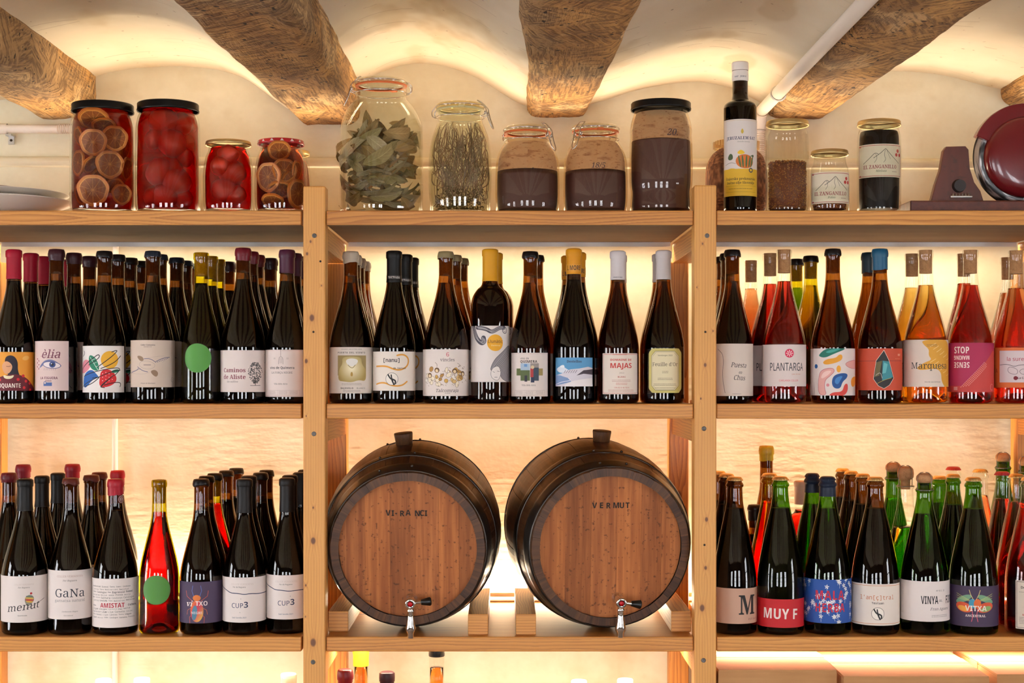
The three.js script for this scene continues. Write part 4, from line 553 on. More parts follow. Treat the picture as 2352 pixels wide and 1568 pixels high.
    d.text('CELLER VERDENTES', 654, 1334, 6, '#cdbdb6'); d.text('Fer de Reguera', 653, 1341, 4.4, '#5a5654'); d.line([[604, 1341], [620, 1348], [630, 1354], [645, 1354], [660, 1357], [675, 1355], [702, 1356]], '#1f2d4a', 1.7); d.text('CUP', 648, 1383.5, 15, '#2a3352', 'sans-serif', {}); d.text('3', 668, 1381, 19, '#232c4c', 'sans-serif', { style: 'bold' }); d.circle(663, 1368, 0.8, '#8a8482'); d.text('Saül Sorolla 2021', 653, 1409, 4.4, '#4a5068');
  })], behind: [[663, 1], [687, 2], [693, 3]] },

  { cx: 1692, w: 100, top: 1096, ...SP, glass: 'dark', cap: CROWN, capWord: 'gold-crowned', short: 'big letter label bottle', label: 'dark sparkling bottle with gold crown cap and pink label with one big letter', labels: [frontLabel([1642, 1742, 1350, 1431], '#c69c84', (d) => {
    d.text('M', 1721, 1388, 62, '#161414', 'serif', { style: 'bold', sx: 0.78 }); d.text('PET NAT', 1732, 1421, 5.5, '#4a3a34', 'serif', { space: 0.8 });
  })], behind: [[1674, 1], [1652, 2], [1733, 2, { type: 'burgundy', H: 0.235, R: 0.033, glass: 'amber', wine: 'red', cap: waxCap(0x2a1714, 0.03), capWord: 'short dark-waxed', label: 0 }]] },
  { cx: 1797, w: 106, top: 1095, ...SP, glass: 'green', wine: 'red', cap: CROWN, capWord: 'gold-crowned', short: 'red block letter label bottle', label: 'green sparkling bottle with gold crown cap and red label with white letters', labels: [frontLabel([1743, 1852, 1375, 1440], '#c4121c', (d) => { d.text('MUY F', 1797, 1408, 33, '#ecdcd4', 'sans-serif', { style: 'bold', sx: 0.86, turn: 0.02 }); })], behind: [[1767, 1, { glass: 'olive', wine: 'amber' }], [1763, 3, { type: 'burgundy', H: 0.355, R: 0.038, glass: 'amber', wine: 'amber', cap: waxCap(0xa98d22, 0.03), capWord: 'tall yellow-waxed', label: 0 }], [1838, 3, { type: 'bordeaux', H: 0.28, R: 0.036, glass: 'clear', wine: 'rose', cap: { kind: 'foil', color: 0xb99a88, len: 0.05 }, capWord: 'pink-capped', label: 0 }]] },
  { cx: 1896, w: 107, top: 1095, ...SP, glass: 'green', wine: 'green', cap: { kind: 'crown', color: 0x1a2436, foil: true }, capWord: 'navy-capped green', short: 'blue flower label bottle', label: 'green sparkling bottle with navy cap and blue flowered label', labels: [frontLabel([1842, 1950, 1330, 1430], '#1d4f9e', (d) => {
    flowers(d); d.text('MALA', 1901, 1366, 29, '#c8203a', 'sans-serif', { style: 'bold', sx: 0.82, space: 1.5 }); d.text('HERBA', 1902, 1395, 28, '#c8203a', 'sans-serif', { style: 'bold', sx: 0.74, space: 1.5 });
  })], behind: [[1861, 1]] },
  { cx: 2006, w: 108, top: 1096, ...SP, glass: 'dark', cap: CROWN, capWord: 'gold-crowned dark', short: 'shears label sparkling bottle', label: 'dark sparkling bottle with gold crown cap and orange edged shears label', labels: [frontLabel([1951, 2061, 1340, 1435], '#e2d5c9', (d) => {
    d.line([[1951, 1344], [2062, 1344]], '#c8743a', 0.9); d.line([[1951, 1431], [2062, 1431]], '#c8743a', 0.9); d.text("l'an[ç]tral", 2011, 1371, 13, '#c0622e', 'monospace', { sx: 0.95 }); d.text('Testuan', 2012, 1384, 6.5, '#33302e', 'monospace', { style: 'bold' }); shears(d, 2012, 1408, 14);
  })], behind: [[1982, 1], [1955, 2], [1936, 3]] },
  { cx: 2125, w: 111, top: 1108, ...SP, glass: 'green', wine: 'green', cap: { kind: 'mushroom' }, capWord: 'cork-stoppered green', short: 'wired cork front bottle', label: 'green sparkling bottle with wired cork and white condensed letter label', labels: [frontLabel([2068, 2182, 1334, 1426], '#e2d6d0', (d) => {
    d.text('VINYA', 2137, 1377, 25, '#2a2628', 'sans-serif', { style: 'bold', sx: 0.52 }); d.text('DEL', 2160, 1378, 7, '#2a2628', 'sans-serif', { sx: 0.8 }); d.text('FORN', 2178, 1377, 25, '#2a2628', 'sans-serif', { style: 'bold', sx: 0.5 }); d.text('Fran Aguera', 2160, 1397, 8.5, '#4a4446', 'serif', { style: 'italic' }); d.text('Nº 612  23', 2160, 1355, 5, '#5a5456'); d.small(2076, 1346, 14, 22, '#a89e9a', 3); d.small(2160, 1411, 44, 2, '#7a7270', 3.4);
  })], behind: [[2079, 1, { glass: 'clear', wine: 'lime', cap: { kind: 'mushroom', tall: true }, capWord: 'lime green tall-corked', level: 0.2 }], [2052, 2, { up: 0.01 }], [2158, 2, { cap: CROWN, capWord: 'gold-crowned green' }]] },
  { cx: 2234, w: 110, top: 1097, ...SP, glass: 'green', wine: 'red', cap: CROWN, capWord: 'gold-crowned', short: 'winged insect label bottle', label: 'green sparkling bottle with purple label showing a colourful winged insect', labels: [frontLabel([2178, 2290, 1345, 1438], '#3f2f4a', (d) => { beetle(d, 2237, 1388, true); d.text('VITXA', 2240, 1396, 17, '#e8d8cc', 'sans-serif', { style: 'bold' }); d.text('ANCESTRAL', 2239, 1413, 7.4, '#f0e2d8', 'serif', { style: 'bold' }); })], behind: [[2189, 1], [2200, 4, { glass: 'clear', wine: 'salmon', cap: { kind: 'crown', color: 0xb03a34 }, capWord: 'red-crowned clear' }], [2243, 3, { glass: 'clear', wine: 'salmon', capWord: 'gold-crowned salmon' }], [2292, 2, { glass: 'clear', wine: 'rose', cap: { kind: 'crown', color: 0xb03a44 }, capWord: 'red-crowned rosé' }]] },
  { cx: 2362, w: 108, top: 1096, ...SP, glass: 'clear', wine: 'ruby', cap: CROWN, capWord: 'gold-crowned', short: 'framed label bottle at the edge', label: 'red sparkling bottle cut off by the right edge with framed cream label', labels: [frontLabel([2333, 2395, 1332, 1443], '#d8c8b6', (d) => { d.frame(3, '#3a2e2c', 1); d.text('Del', 2350, 1348, 8, '#2e2826', 'sans-serif', { style: 'bold' }); d.small(2360, 1358, 40, 1, '#6a5e58'); d.text('MONT', 2356, 1410, 6, '#b8322e', 'sans-serif', { style: 'bold' }); d.small(2352, 1416, 24, 5, '#5a504a', 3.4); })], behind: [[2330, 1, { wine: 'rose', capWord: 'gold-crowned rosé' }], [2305, 4, { glass: 'green', wine: 'green', cap: { kind: 'mushroom' }, capWord: 'cork-stoppered', up: 0.012 }], [2350, 3, { glass: 'green', wine: 'green', cap: { kind: 'mushroom' }, capWord: 'cork-stoppered', up: 0.008 }]] },
];

const placedBottles = [];   // for setting neighbours on a shelf clear of each other
function addLabels(o, d, R, z, shelf, yaw) {
  const s = scaleAt(z), zf = z + R * 0.85, h = (py) => Y(py, zf) - shelf;
  for (const l of d.labels) {
    if (l.polar) { part('sticker', wrapPolar(R + 0.0005, yaw + Math.asin(clamp((l.x - d.cx) / (R * s), -1, 1)), h(l.y), () => l.r / s), std({ color: l.color, roughness: 0.5, side: THREE.DoubleSide }), o); continue; }
    const { map, a0, a1 } = labelPrint(d.cx, R * s, l);
    const r = R + 0.0005 + (l.proud ?? 0), y0 = h(l.box[3]), y1 = h(l.box[2]);
    if (l.octagon) {
      const A = (a1 - a0) / 2 * r, B = (y1 - y0) / 2, cut = 0.0085, g = wrapPolar(r, yaw + (a0 + a1) / 2, (y0 + y1) / 2, (t) => { const c = Math.abs(Math.cos(t)), q = Math.abs(Math.sin(t)); return Math.min(A / Math.max(c, 1e-6), B / Math.max(q, 1e-6), (A + B - cut) / (c + q)); }, 96), uv = g.attributes.uv;
      for (let i = 0; i < uv.count; i++) uv.setXY(i, uv.getX(i) / (2 * A) + 0.5, uv.getY(i) / (2 * B) + 0.5);
      part('paper_label', g, paper(map), o); continue;
    }
    part('paper_label', wrap(r, yaw + a0, yaw + a1, y0, y1, 32), paper(map), o);
  }
  if (d.neckPrint) {
    const [t, yt, yb, bg, fg, size] = d.neckPrint, rn = (KEYS[d.type ?? 'burgundy'].neck + 0.0012), map = canvasTexture(512, Math.max(32, Math.round(512 * (yb - yt) / (Math.PI * rn * s))), (c, w, hh) => { c.fillStyle = bg; c.fillRect(0, 0, w, hh); c.fillStyle = fg; c.textAlign = 'center'; c.textBaseline = 'middle'; const k = w / (Math.PI * rn * s); c.font = `bold ${size * k}px sans-serif`; c.save(); c.translate(w / 2, hh / 2); c.scale(0.66, 1); c.fillText(t, 0, 0); c.restore(); });
    part('capsule_print', wrap(rn, yaw - Math.PI / 2, yaw + Math.PI / 2, h(yb), h(yt), 20), paper(map, 0.45), o);
  }
  if (d.neckSeal) { const [px, py] = d.neckSeal, map = canvasTexture(128, 128, (c) => { c.fillStyle = '#5c1c22'; c.fillRect(0, 0, 128, 128); c.strokeStyle = '#d8c8bc'; c.lineWidth = 6; c.beginPath(); c.arc(64, 64, 46, 0, 7); c.stroke(); c.beginPath(); c.arc(64, 64, 26, 0, 7); c.stroke(); c.font = 'bold 30px serif'; c.fillStyle = '#d8c8bc'; c.textAlign = 'center'; c.fillText('DO', 64, 74); }); const g = wrapPolar(0.0156, yaw + 0.8, h(py), () => 0.0085, 32), uv = g.attributes.uv; for (let i = 0; i < uv.count; i++) uv.setXY(i, uv.getX(i) / 0.018 + 0.5, uv.getY(i) / 0.018 + 0.5); part('seal_sticker', g, paper(map), o); }
}
for (const [list, shelf, groupName] of [[MIDDLE, SHELF.middle, 'bottles on the middle shelf'], [LOWER, SHELF.lower, 'bottles on the lower shelf']]) for (const d of list) {
  const zs = d.zs ?? ROWS, z = d.z ?? zs[0], s = scaleAt(z), x = X(d.cx, z), R = d.w / 2 / s, H = Y(d.top, z) - shelf, kind = d.type === 'sparkling' ? 'sparkling_bottle' : 'wine_bottle';
  const spec = { type: d.type ?? 'burgundy', R, H, glass: d.glass ?? 'dark', wine: d.wine ?? 'red', cap: d.cap, level: d.level ? Y(d.level, z) - shelf : undefined };
  const front = thing(kind, d.label, 'bottle', [x, shelf, z], 0, groupName);
  buildBottle(front, spec, 48); placedBottles.push({ o: front, R: R + 0.0008, shelf });
  addLabels(front, d, R, z, shelf, Math.atan2(-x, CAM_Z - z));
  for (const [px, k, over] of d.behind) {
    const zk = zs[k], xk = X(px, zk), word = over?.capWord ?? d.capWord, label = `${word} bottle in the ${ORD[k]} row behind the ${d.short}`;
    let o;
    if (!over || (over.label === 0 && Object.keys(over).length === 1)) { o = front.clone(); o.name = numbered(kind); o.position.set(xk, shelf, zk); scene.add(o); tag(o, label, 'bottle', groupName); if (R > 0.043) { o.scale.set(0.043 / R, 1, 0.043 / R); } } else {
      o = thing(over.type === 'burgundy' || over.type === 'bordeaux' ? 'wine_bottle' : kind, label, 'bottle', [xk, shelf, zk], 0, groupName);
      const type = over.type ?? spec.type, RR = over.R ?? Math.min(R, 0.0425), HH = (over.H ?? H) + (over.up ?? 0); buildBottle(o, { ...spec, level: undefined, ...over, type, R: RR, H: HH, ...(type === 'sparkling' ? { level: over.level ?? HH - 0.055 } : {}) }, 32);
    }
    placedBottles.push({ o, R: (over?.R ?? Math.min(R, 0.043)) + 0.0008, shelf });
  }
}

for (let pass = 0; pass < 60; pass++) for (const a of placedBottles) for (const b of placedBottles) {
  if (a === b || a.shelf !== b.shelf) continue;
  const p = a.o.position, q = b.o.position, dx = p.x - q.x, dz = p.z - q.z, d = Math.hypot(dx, dz), r = a.R + b.R;
  if (d < r) { const k = (r - d) / d * 0.25; p.x += dx * k; p.z += dz * k; q.x -= dx * k; q.z -= dz * k; for (const v of [a, b]) v.o.position.z = clamp(v.o.position.z, WALL_Z + 0.05 + v.R - 0.01, -v.R - 0.004); }
}

// ---------------------------------------------------------------- casks
const font = await new FontLoader().loadAsync('fonts/droid/droid_sans_bold.typeface.json');
const oakMap = (seed, a, b) => dataTexture(256, 1024, (u, v) => { const s = fbm(u * 40 + seed, v * 3, seed, 4), w = fbm(u * 8 + seed, v * 1.4, 3, 3), sp = 0.6 * smooth(fbm(u * 70, v * 90, seed + 4, 3), 0.7, 0.8), f = fbm(u * 150, v * 12, seed + 7, 2); return mix3(mix3(a, b, clamp(0.9 * s + 0.5 * w + 0.4 * f - 0.4, 0, 1)), [52, 28, 14], sp * 0.75); });
const headMats = [[2, [204, 128, 72], [136, 74, 36]], [9, [210, 132, 72], [146, 80, 38]], [21, [194, 118, 64], [124, 68, 32]]].map(([s, a, b]) => phys({ map: oakMap(s, a, b), roughness: 0.55, specularIntensity: 0.6, bumpMap: woodBump, bumpScale: 0.0006 }));
const staveMats = [[31, [112, 72, 42], [62, 40, 24]], [37, [100, 64, 38], [54, 34, 22]]].map(([s, a, b]) => phys({ map: oakMap(s, a, b), roughness: 0.45, specularIntensity: 0.7, bumpMap: woodBump, bumpScale: 0.0008, clearcoat: 0.1, clearcoatRoughness: 0.3 }));
const hoopMat = std({ color: rgb(0.07, 0.06, 0.052), metalness: 0.8, roughness: 0.3 });
const blackPlastic = phys({ color: 0x0c0b0b, roughness: 0.35 });
function cask({ x, y, z, tilt, yaw, Rb, Re, L, label, letters, letterY, spigot, bungAt, handleTurn }) {
  const o = thing('wine_cask', label, 'cask', [x, y, z], 0, 'casks on the lower shelf'); o.rotation.order = 'YXZ'; o.rotation.y = yaw; o.rotation.x = tilt;
  const rad = (t) => Rb - (Rb - Re) * t * t, N = 22, T = 0.016, R = rng(Math.round(x * 1000));
  for (let k = 0; k < N; k++) {
    const pos = [], uv = [], idx = [], a0 = (k / N) * 2 * Math.PI + 0.0012, a1 = ((k + 1) / N) * 2 * Math.PI - 0.0012, rows = 14, cols = 4, lift = (R() - 0.5) * 0.0012;
    for (let j = 0; j <= rows; j++) { const t = (j / rows) * 2 - 1; for (const inn of [0, 1]) for (let i = 0; i <= cols; i++) { const a = lerp(a0, a1, i / cols), r = rad(t) - inn * T + lift - (i === 0 || i === cols ? 0.0008 : 0) * (1 - inn); pos.push(r * Math.sin(a), r * Math.cos(a), t * L / 2); uv.push(i / cols * 0.2 + k * 0.37, j / rows); } }
    const S = 2 * (cols + 1); for (let j = 0; j < rows; j++) { const a = j * S, b = a + S; for (let i = 0; i < cols; i++) { idx.push(a + i, b + i, a + i + 1, a + i + 1, b + i, b + i + 1); const c = a + cols + 1, e = b + cols + 1; idx.push(c + i, c + i + 1, e + i, e + i, c + i + 1, e + i + 1); } idx.push(a, a + cols + 1, b, b, a + cols + 1, b + cols + 1, a + cols, b + cols, a + 2 * cols + 1, b + cols, b + 2 * cols + 1, a + 2 * cols + 1); }
    for (const j of [0, rows]) for (let i = 0; i < cols; i++) { const a = j * S + i, c = a + cols + 1; j ? idx.push(a, c, a + 1, a + 1, c, c + 1) : idx.push(a, a + 1, c, c, a + 1, c + 1); }
    let g = new THREE.BufferGeometry(); g.setAttribute('position', new THREE.Float32BufferAttribute(pos, 3)); g.setAttribute('uv', new THREE.Float32BufferAttribute(uv, 2)); g.setIndex(idx); g = g.toNonIndexed(); g.computeVertexNormals();
    part('stave', g, staveMats[k % 2], o);
  }
  const zh = L / 2 - 0.013, rh = Re - T + 0.0015;
  for (const side of [1, -1]) { // the heads: boards set side by side
    const cuts = [-1, -0.62, -0.26, 0.1, 0.44, 0.73, 1].map((c) => c * rh);
    for (let i = 0; i < cuts.length - 1; i++) {
      const s = new THREE.Shape(), x0 = cuts[i] + 0.0003, x1 = cuts[i + 1] - 0.0003, q = (v) => Math.sqrt(Math.max(0, rh * rh - v * v)), n = 10;
      for (let k = 0; k <= n; k++) { const v = lerp(x0, x1, k / n); k ? s.lineTo(v, q(v)) : s.moveTo(v, q(v)); } for (let k = n; k >= 0; k--) { const v = lerp(x0, x1, k / n); s.lineTo(v, -q(v)); }
      const g = new THREE.ExtrudeGeometry(s, { depth: 0.012, bevelEnabled: true, bevelThickness: 0.0006, bevelSize: 0.0005, bevelSegments: 1, curveSegments: 4 }), uv = g.attributes.uv, p = g.attributes.position; for (let k = 0; k < uv.count; k++) uv.setXY(k, p.getX(k) * 3.2 + i * 0.31, p.getY(k) * 2 + i * 0.2);
      if (side < 0) g.rotateY(Math.PI); part('head_board', g.translate(0, 0, side * (zh - 0.012 * (side > 0 ? 1 : 1)) ), headMats[(i + (x > 0 ? 1 : 0)) % 3], o);
    }
  }
  for (const [t0, t1] of [[0.8, 0.965], [0.46, 0.57], [-0.57, -0.46], [-0.965, -0.8]]) { const pr = []; for (let k = 0; k <= 4; k++) { const t = lerp(t0, t1, k / 4); pr.push([rad(t) + 0.0022, t * L / 2]); } const g = lathe([[rad(t0), t0 * L / 2], ...pr, [rad(t1), t1 * L / 2]], 72).rotateX(Math.PI / 2); const hoop = part('hoop', g, hoopMat, o); for (const a of bungAt.rivets) part('rivet', new THREE.SphereGeometry(0.0028, 8, 6).translate((rad((t0 + t1) / 2) + 0.003) * Math.sin(a), (rad((t0 + t1) / 2) + 0.003) * Math.cos(a), -(t0 + t1) / 2 * L / 2 * -1), hoopMat, hoop); }
  part('bung', lathe([[0, 0], [0.0165, 0], [0.0195, 0.026], [0.019, 0.029], [0, 0.0295]], 24).translate(0, Rb - 0.006, 0).rotateZ(bungAt.a).translate(0, 0, bungAt.z), staveMats[0], o);
  const glyphs = letters.map(([ch, lx]) => new TextGeometry(ch, { font, size: 0.0112, depth: 0.0006, curveSegments: 3 }).translate(lx - 0.004, letterY + (R() - 0.5) * 0.0015, zh + 0.0008));
  part('stencilled_lettering', merge(glyphs), std({ color: rgb(0.02, 0.014, 0.01), roughness: 0.8 }), o);
  // spigot
  const [sx, sy] = spigot, zs = zh + 0.001;
  const body = part('spigot', merge([
    lathe([[0.011, 0], [0.011, 0.004], [0.007, 0.006], [0.006, 0.03], [0.0095, 0.033], [0.0108, 0.037], [0.0108, 0.049], [0.0092, 0.0522], [0.006, 0.0515]], 24).rotateX(Math.PI / 2).translate(sx, sy, zs),
    lathe([[0.0045, 0], [0.0052, -0.003], [0.0078, -0.006], [0.006, -0.011], [0.0066, -0.018], [0.0088, -0.034], [0.0108, -0.042], [0.0098, -0.048], [0.0074, -0.051], [0.007, -0.06], [0.0056, -0.0605]].reverse(), 20).translate(sx, sy - 0.008, zs + 0.043),
    new THREE.CylinderGeometry(0.0034, 0.004, 0.016, 12).rotateZ(Math.PI / 2 + handleTurn).translate(sx + 0.015, sy + 0.015 * Math.tan(handleTurn), zs + 0.043)]), chrome, o);
  part('button', lathe([[0, 0.0018], [0.004, 0.0014], [0.0048, 0]], 18).rotateX(Math.PI / 2).translate(sx, sy, zs + 0.0515), foil(0xb8141c, 0.25), body);
  part('handle', lathe([[0, 0], [0.0052, 0.0005], [0.0072, 0.01], [0.0088, 0.018], [0.0065, 0.0205], [0, 0.021]], 16).rotateZ(-Math.PI / 2 + handleTurn).translate(sx + 0.02, sy + 0.02 * Math.tan(handleTurn), zs + 0.043), blackPlastic, body);
}
const caskText = (word, pxs) => [...word].map((ch, i) => [ch, pxs[i]]).filter(([ch]) => ch !== ' ');
cask({ x: X(950, -0.21), y: SHELF.lower + 0.1855, z: -0.21, tilt: 0.09, yaw: 0.0, Rb: 0.183, Re: 0.1515, L: 0.385, label: 'dark oak cask with chrome tap next to the left post', letters: caskText('VI-RANCI', [-0.0395, -0.0285, -0.0215, -0.0125, -0.0005, 0.0165, 0.0265, 0.0365]), letterY: 0.064, spigot: [0.007, -0.1], bungAt: { a: 0.1, z: 0, rivets: [0.05, -0.35] }, handleTurn: 0.1 });
cask({ x: X(1366, -0.21), y: SHELF.lower + 0.1875, z: -0.21, tilt: 0.085, yaw: 0.105, Rb: 0.185, Re: 0.1565, L: 0.385, label: 'dark oak cask with chrome tap next to the right post', letters: caskText('VERMUT', [-0.032, -0.018, -0.005, 0.0085, 0.0215, 0.034]), letterY: 0.076, spigot: [0.016, -0.102], bungAt: { a: -0.06, z: 0, rivets: [0.2, -0.12] }, handleTurn: -0.12 });

// ---------------------------------------------------------------- jars on the top shelf
const TOP = SHELF.upper, jarGlass = paneGlass(0.94, 0.95, 0.92), greenGlass = paneGlass(0.95, 0.96, 0.91), smearGlass = paneGlass(0.93, 0.87, 0.76);
const goldLid = std({ color: rgb(0.6, 0.42, 0.17), metalness: 0.85, roughness: 0.4 }), blackLid = phys({ color: 0x080706, roughness: 0.35, specularIntensity: 0.5 }), rubber = phys({ color: 0xd8682c, roughness: 0.6 });
function spread(pts, n = 30) { return new THREE.CatmullRomCurve3(pts.map(([r, y]) => new THREE.Vector3(r, y, 0)), false, 'centripetal').getPoints(n).map((p) => [Math.max(0, p.x), p.y]); }
// A jar: outline of its outside from the base to the lip; the inside follows it
function jarShell(o, prof, glass, squareness = 0, turn = 0, twoFaced = false) {
  const shape = (pts) => { const g = lathe(pts, 56); if (squareness) { const p = g.attributes.position, top = prof[prof.length - 1][1]; for (let i = 0; i < p.count; i++) { const x = p.getX(i), y = p.getY(i), z = p.getZ(i), a = Math.atan2(x, z), q = (1 / Math.pow(Math.abs(Math.cos(a)) ** 5 + Math.abs(Math.sin(a)) ** 5, 0.2) - 1) * squareness * (1 - smooth(y / top, 0.66, 0.86)) + 1; p.setXYZ(i, x * q, y, z * q); } g.rotateY(turn); g.computeVertexNormals(); } return g; };
  const inner = prof.slice(1).map(([r, y], i) => [Math.max(r - 0.0035, 0.001), Math.max(y, 0.006)]);
  const outer = shape([[0, 0.004], [prof[0][0] * 0.7, 0.003], ...prof]); part('glass', twoFaced ? merge([outer, shape([[0, 0.0065], ...inner])]) : outer, glass, o);
  return { shape, inner };
}
function screwLid(o, r, y, mat, h = 0.013) { return part('lid', lathe([[r - 0.001, y - h], [r + 0.001, y - h - 0.001], [r + 0.0015, y - h + 0.002], [r + 0.0006, y - h + 0.0035], [r + 0.0006, y - 0.0025], [r - 0.0008, y - 0.0006], [r - 0.004, y], [r * 0.82, y - 0.0012], [0, y - 0.001]], 64), mat, o); }
const fill = (prof, level, off = 0.0042) => [[0, 0.0075], ...cutAt(prof, 0.0075, level, -off), [0, level]];
function standing(name, label, px0, px1, gap = 0.012, extra = 0) { const guess = -0.09, R0 = (px1 - px0) / 2 / scaleAt(guess), z = -gap - R0 - extra, s = scaleAt(z), R = (px1 - px0) / 2 / s; const o = thing(name, label, 'jar', [X((px0 + px1) / 2, z), TOP, z], 0, 'jars on the top shelf'); return { o, z, s, R, x: o.position.x, yaw: Math.atan2(-o.position.x, CAM_Z - z), h: (py) => Y(py, z) - TOP }; }

// orange slices
const sliceMap = canvasTexture(256, 256, (c) => { c.fillStyle = '#a85418'; c.fillRect(0, 0, 256, 256); const g = c.createRadialGradient(128, 128, 8, 128, 128, 128); c.fillStyle = '#c67428'; c.beginPath(); c.arc(128, 128, 124, 0, 7); c.fill(); c.fillStyle = '#dc984a'; c.beginPath(); c.arc(128, 128, 108, 0, 7); c.fill(); const R = rng(4); for (let k = 0; k < 10; k++) { const a0 = k * 0.6283 + 0.03, a1 = a0 + 0.57; c.fillStyle = '#96501e'; c.beginPath(); c.moveTo(128 + 4 * Math.cos(a0 + 0.28), 128 + 10 * Math.sin(a0 + 0.28)); c.arc(128, 128, 100, a0 - 0.02, a1 + 0.02); c.closePath(); c.fill(); for (let j = 0; j < 26; j++) { const a = a0 + R() * 0.57, r = 18 + R() * 78; c.strokeStyle = R() < 0.5 ? 'rgba(118,56,18,.6)' : 'rgba(170,94,40,.6)'; c.lineWidth = 3; c.beginPath(); c.moveTo(128 + r * Math.cos(a), 128 + r * Math.sin(a)); c.lineTo(128 + (r + 10) * Math.cos(a), 128 + (r + 10) * Math.sin(a)); c.stroke(); } } });
const sliceFace = std({ map: sliceMap, roughness: 0.5 }), sliceRind = std({ color: 0xb0601c, roughness: 0.5 });
const sliceGeo = (() => { const g = new THREE.CylinderGeometry(1, 1, 0.13, 36, 1).rotateX(Math.PI / 2), p = g.attributes.position; for (let i = 0; i < p.count; i++) { const a = Math.atan2(p.getY(i), p.getX(i)), f = 1 + 0.035 * Math.sin(3 * a) + 0.02 * Math.sin(7 * a); p.setXY(i, p.getX(i) * f, p.getY(i) * f); } return g; })();
function slices(j, list, hidden, group, cx) { // [px, py, radius px, tilt about y, tilt about x, depth inside the glass, label]
  for (const [px, py, r, ty, tx, inn, label = hidden] of list) {
    const ang = Math.asin(clamp((px - cx) / (j.R * j.s), -0.93, 0.93)) + j.yaw, rr = j.R - 0.007 - inn, m = new THREE.Group(); m.name = numbered('orange_slice'); scene.add(m); tag(m, label, 'orange slice', group);
    m.position.set(j.x + rr * Math.sin(ang), TOP + j.h(py), j.z + rr * Math.cos(ang) - (r / j.s) * Math.abs(Math.sin(ty)) * 0.2); m.rotation.set(tx, (ang - j.yaw) * 0.75 + j.yaw + ty, 0, 'YXZ'); m.scale.setScalar(r / j.s);
    const body = part('rind', sliceGeo, [sliceRind, sliceFace, sliceFace], m);
  }
}
const syrup = liquid(0.62, 0.16, 0.04, 0.03), tomatoJuice = liquid(0.8, 0.06, 0.03, 0.02);
const bigJar = (R, H) => spread([[R * 0.86, 0.0], [R * 0.96, 0.003], [R, 0.012], [R, H * 0.72], [R * 0.99, H * 0.8], [R * 0.93, H * 0.875], [R * 0.86, H * 0.92], [R * 0.855, H * 0.985]], 40);
const smallJar = (R, H) => spread([[R * 0.84, 0.0], [R * 0.93, 0.003], [R * 0.97, 0.01], [R, H * 0.35], [R * 0.985, H * 0.6], [R * 0.9, H * 0.78], [R * 0.79, H * 0.88], [R * 0.775, H * 0.98]], 40);
{
  const j = standing('preserve_jar', 'tall black-lidded jar of orange slices in dark syrup', 163, 309), H = j.h(240), prof = bigJar(j.R, H);
  jarShell(j.o, prof, jarGlass); screwLid(j.o, j.R * 0.945, H, blackLid, 0.016); part('syrup', lathe(fill(prof, H * 0.93), 48), syrup, j.o);
  slices(j, [[212, 283, 34, 0.1, 0.9, 0.004, 'tilted orange slice just under the lid of the tall black-lidded jar'], [212, 336, 31, 0.1, 0.1, 0.001, 'upper left round orange slice facing out of the tall black-lidded jar'], [266, 325, 30, -0.15, -0.1, 0.002, 'upper right round orange slice facing out of the tall black-lidded jar'], [253, 385, 32, 0.05, 0.05, 0.001, 'middle round orange slice facing out of the tall black-lidded jar'], [212, 444, 36, 0.05, 0.15, 0.001, 'largest orange slice, at the bottom left of the tall black-lidded jar'], [283, 450, 24, -0.2, 0.05, 0.002, 'small orange slice at the bottom right of the tall black-lidded jar'], [272, 432, 20, -0.3, 0.4, 0.011], [176, 380, 30, -0.55, 0, 0.003, 'orange slice seen edge-on at the left side of the tall black-lidded jar'], [205, 385, 24, 1.0, 0.7, 0.006], [296, 390, 28, 0.6, 0.2, 0.005], [176, 320, 24, -0.7, 0.3, 0.004], [238, 296, 26, 0.1, 1.0, 0.014], [293, 345, 24, 0.7, 0.2, 0.006], [240, 415, 30, 0.1, 0.6, 0.018], [180, 450, 26, -0.6, 0.2, 0.006], [245, 355, 32, 0.1, 0.2, 0.016]], 'orange slice half hidden behind others in the tall black-lidded jar', 'orange slices in the tall jar', 236);
}
const tomatoMat = phys({ color: rgb(0.62, 0.035, 0.012), roughness: 0.4 });
const tomatoGeo = (() => { const g = new THREE.IcosahedronGeometry(1, 4), p = g.attributes.position; for (let i = 0; i < p.count; i++) { const x = p.getX(i), y = p.getY(i), z = p.getZ(i), f = 1 + 0.16 * (fbm(x * 1.3 + 3, y * 1.3, z * 1.3 + 5, 3) - 0.5) + 0.05 * Math.cos(5 * Math.atan2(z, x)) * (1 - y * y); p.setXYZ(i, x * f, y * f * 0.9, z * f); } const m = mergeVertices((g.deleteAttribute('uv'), g.deleteAttribute('normal'), g), 1e-4); m.computeVertexNormals(); return m; })();
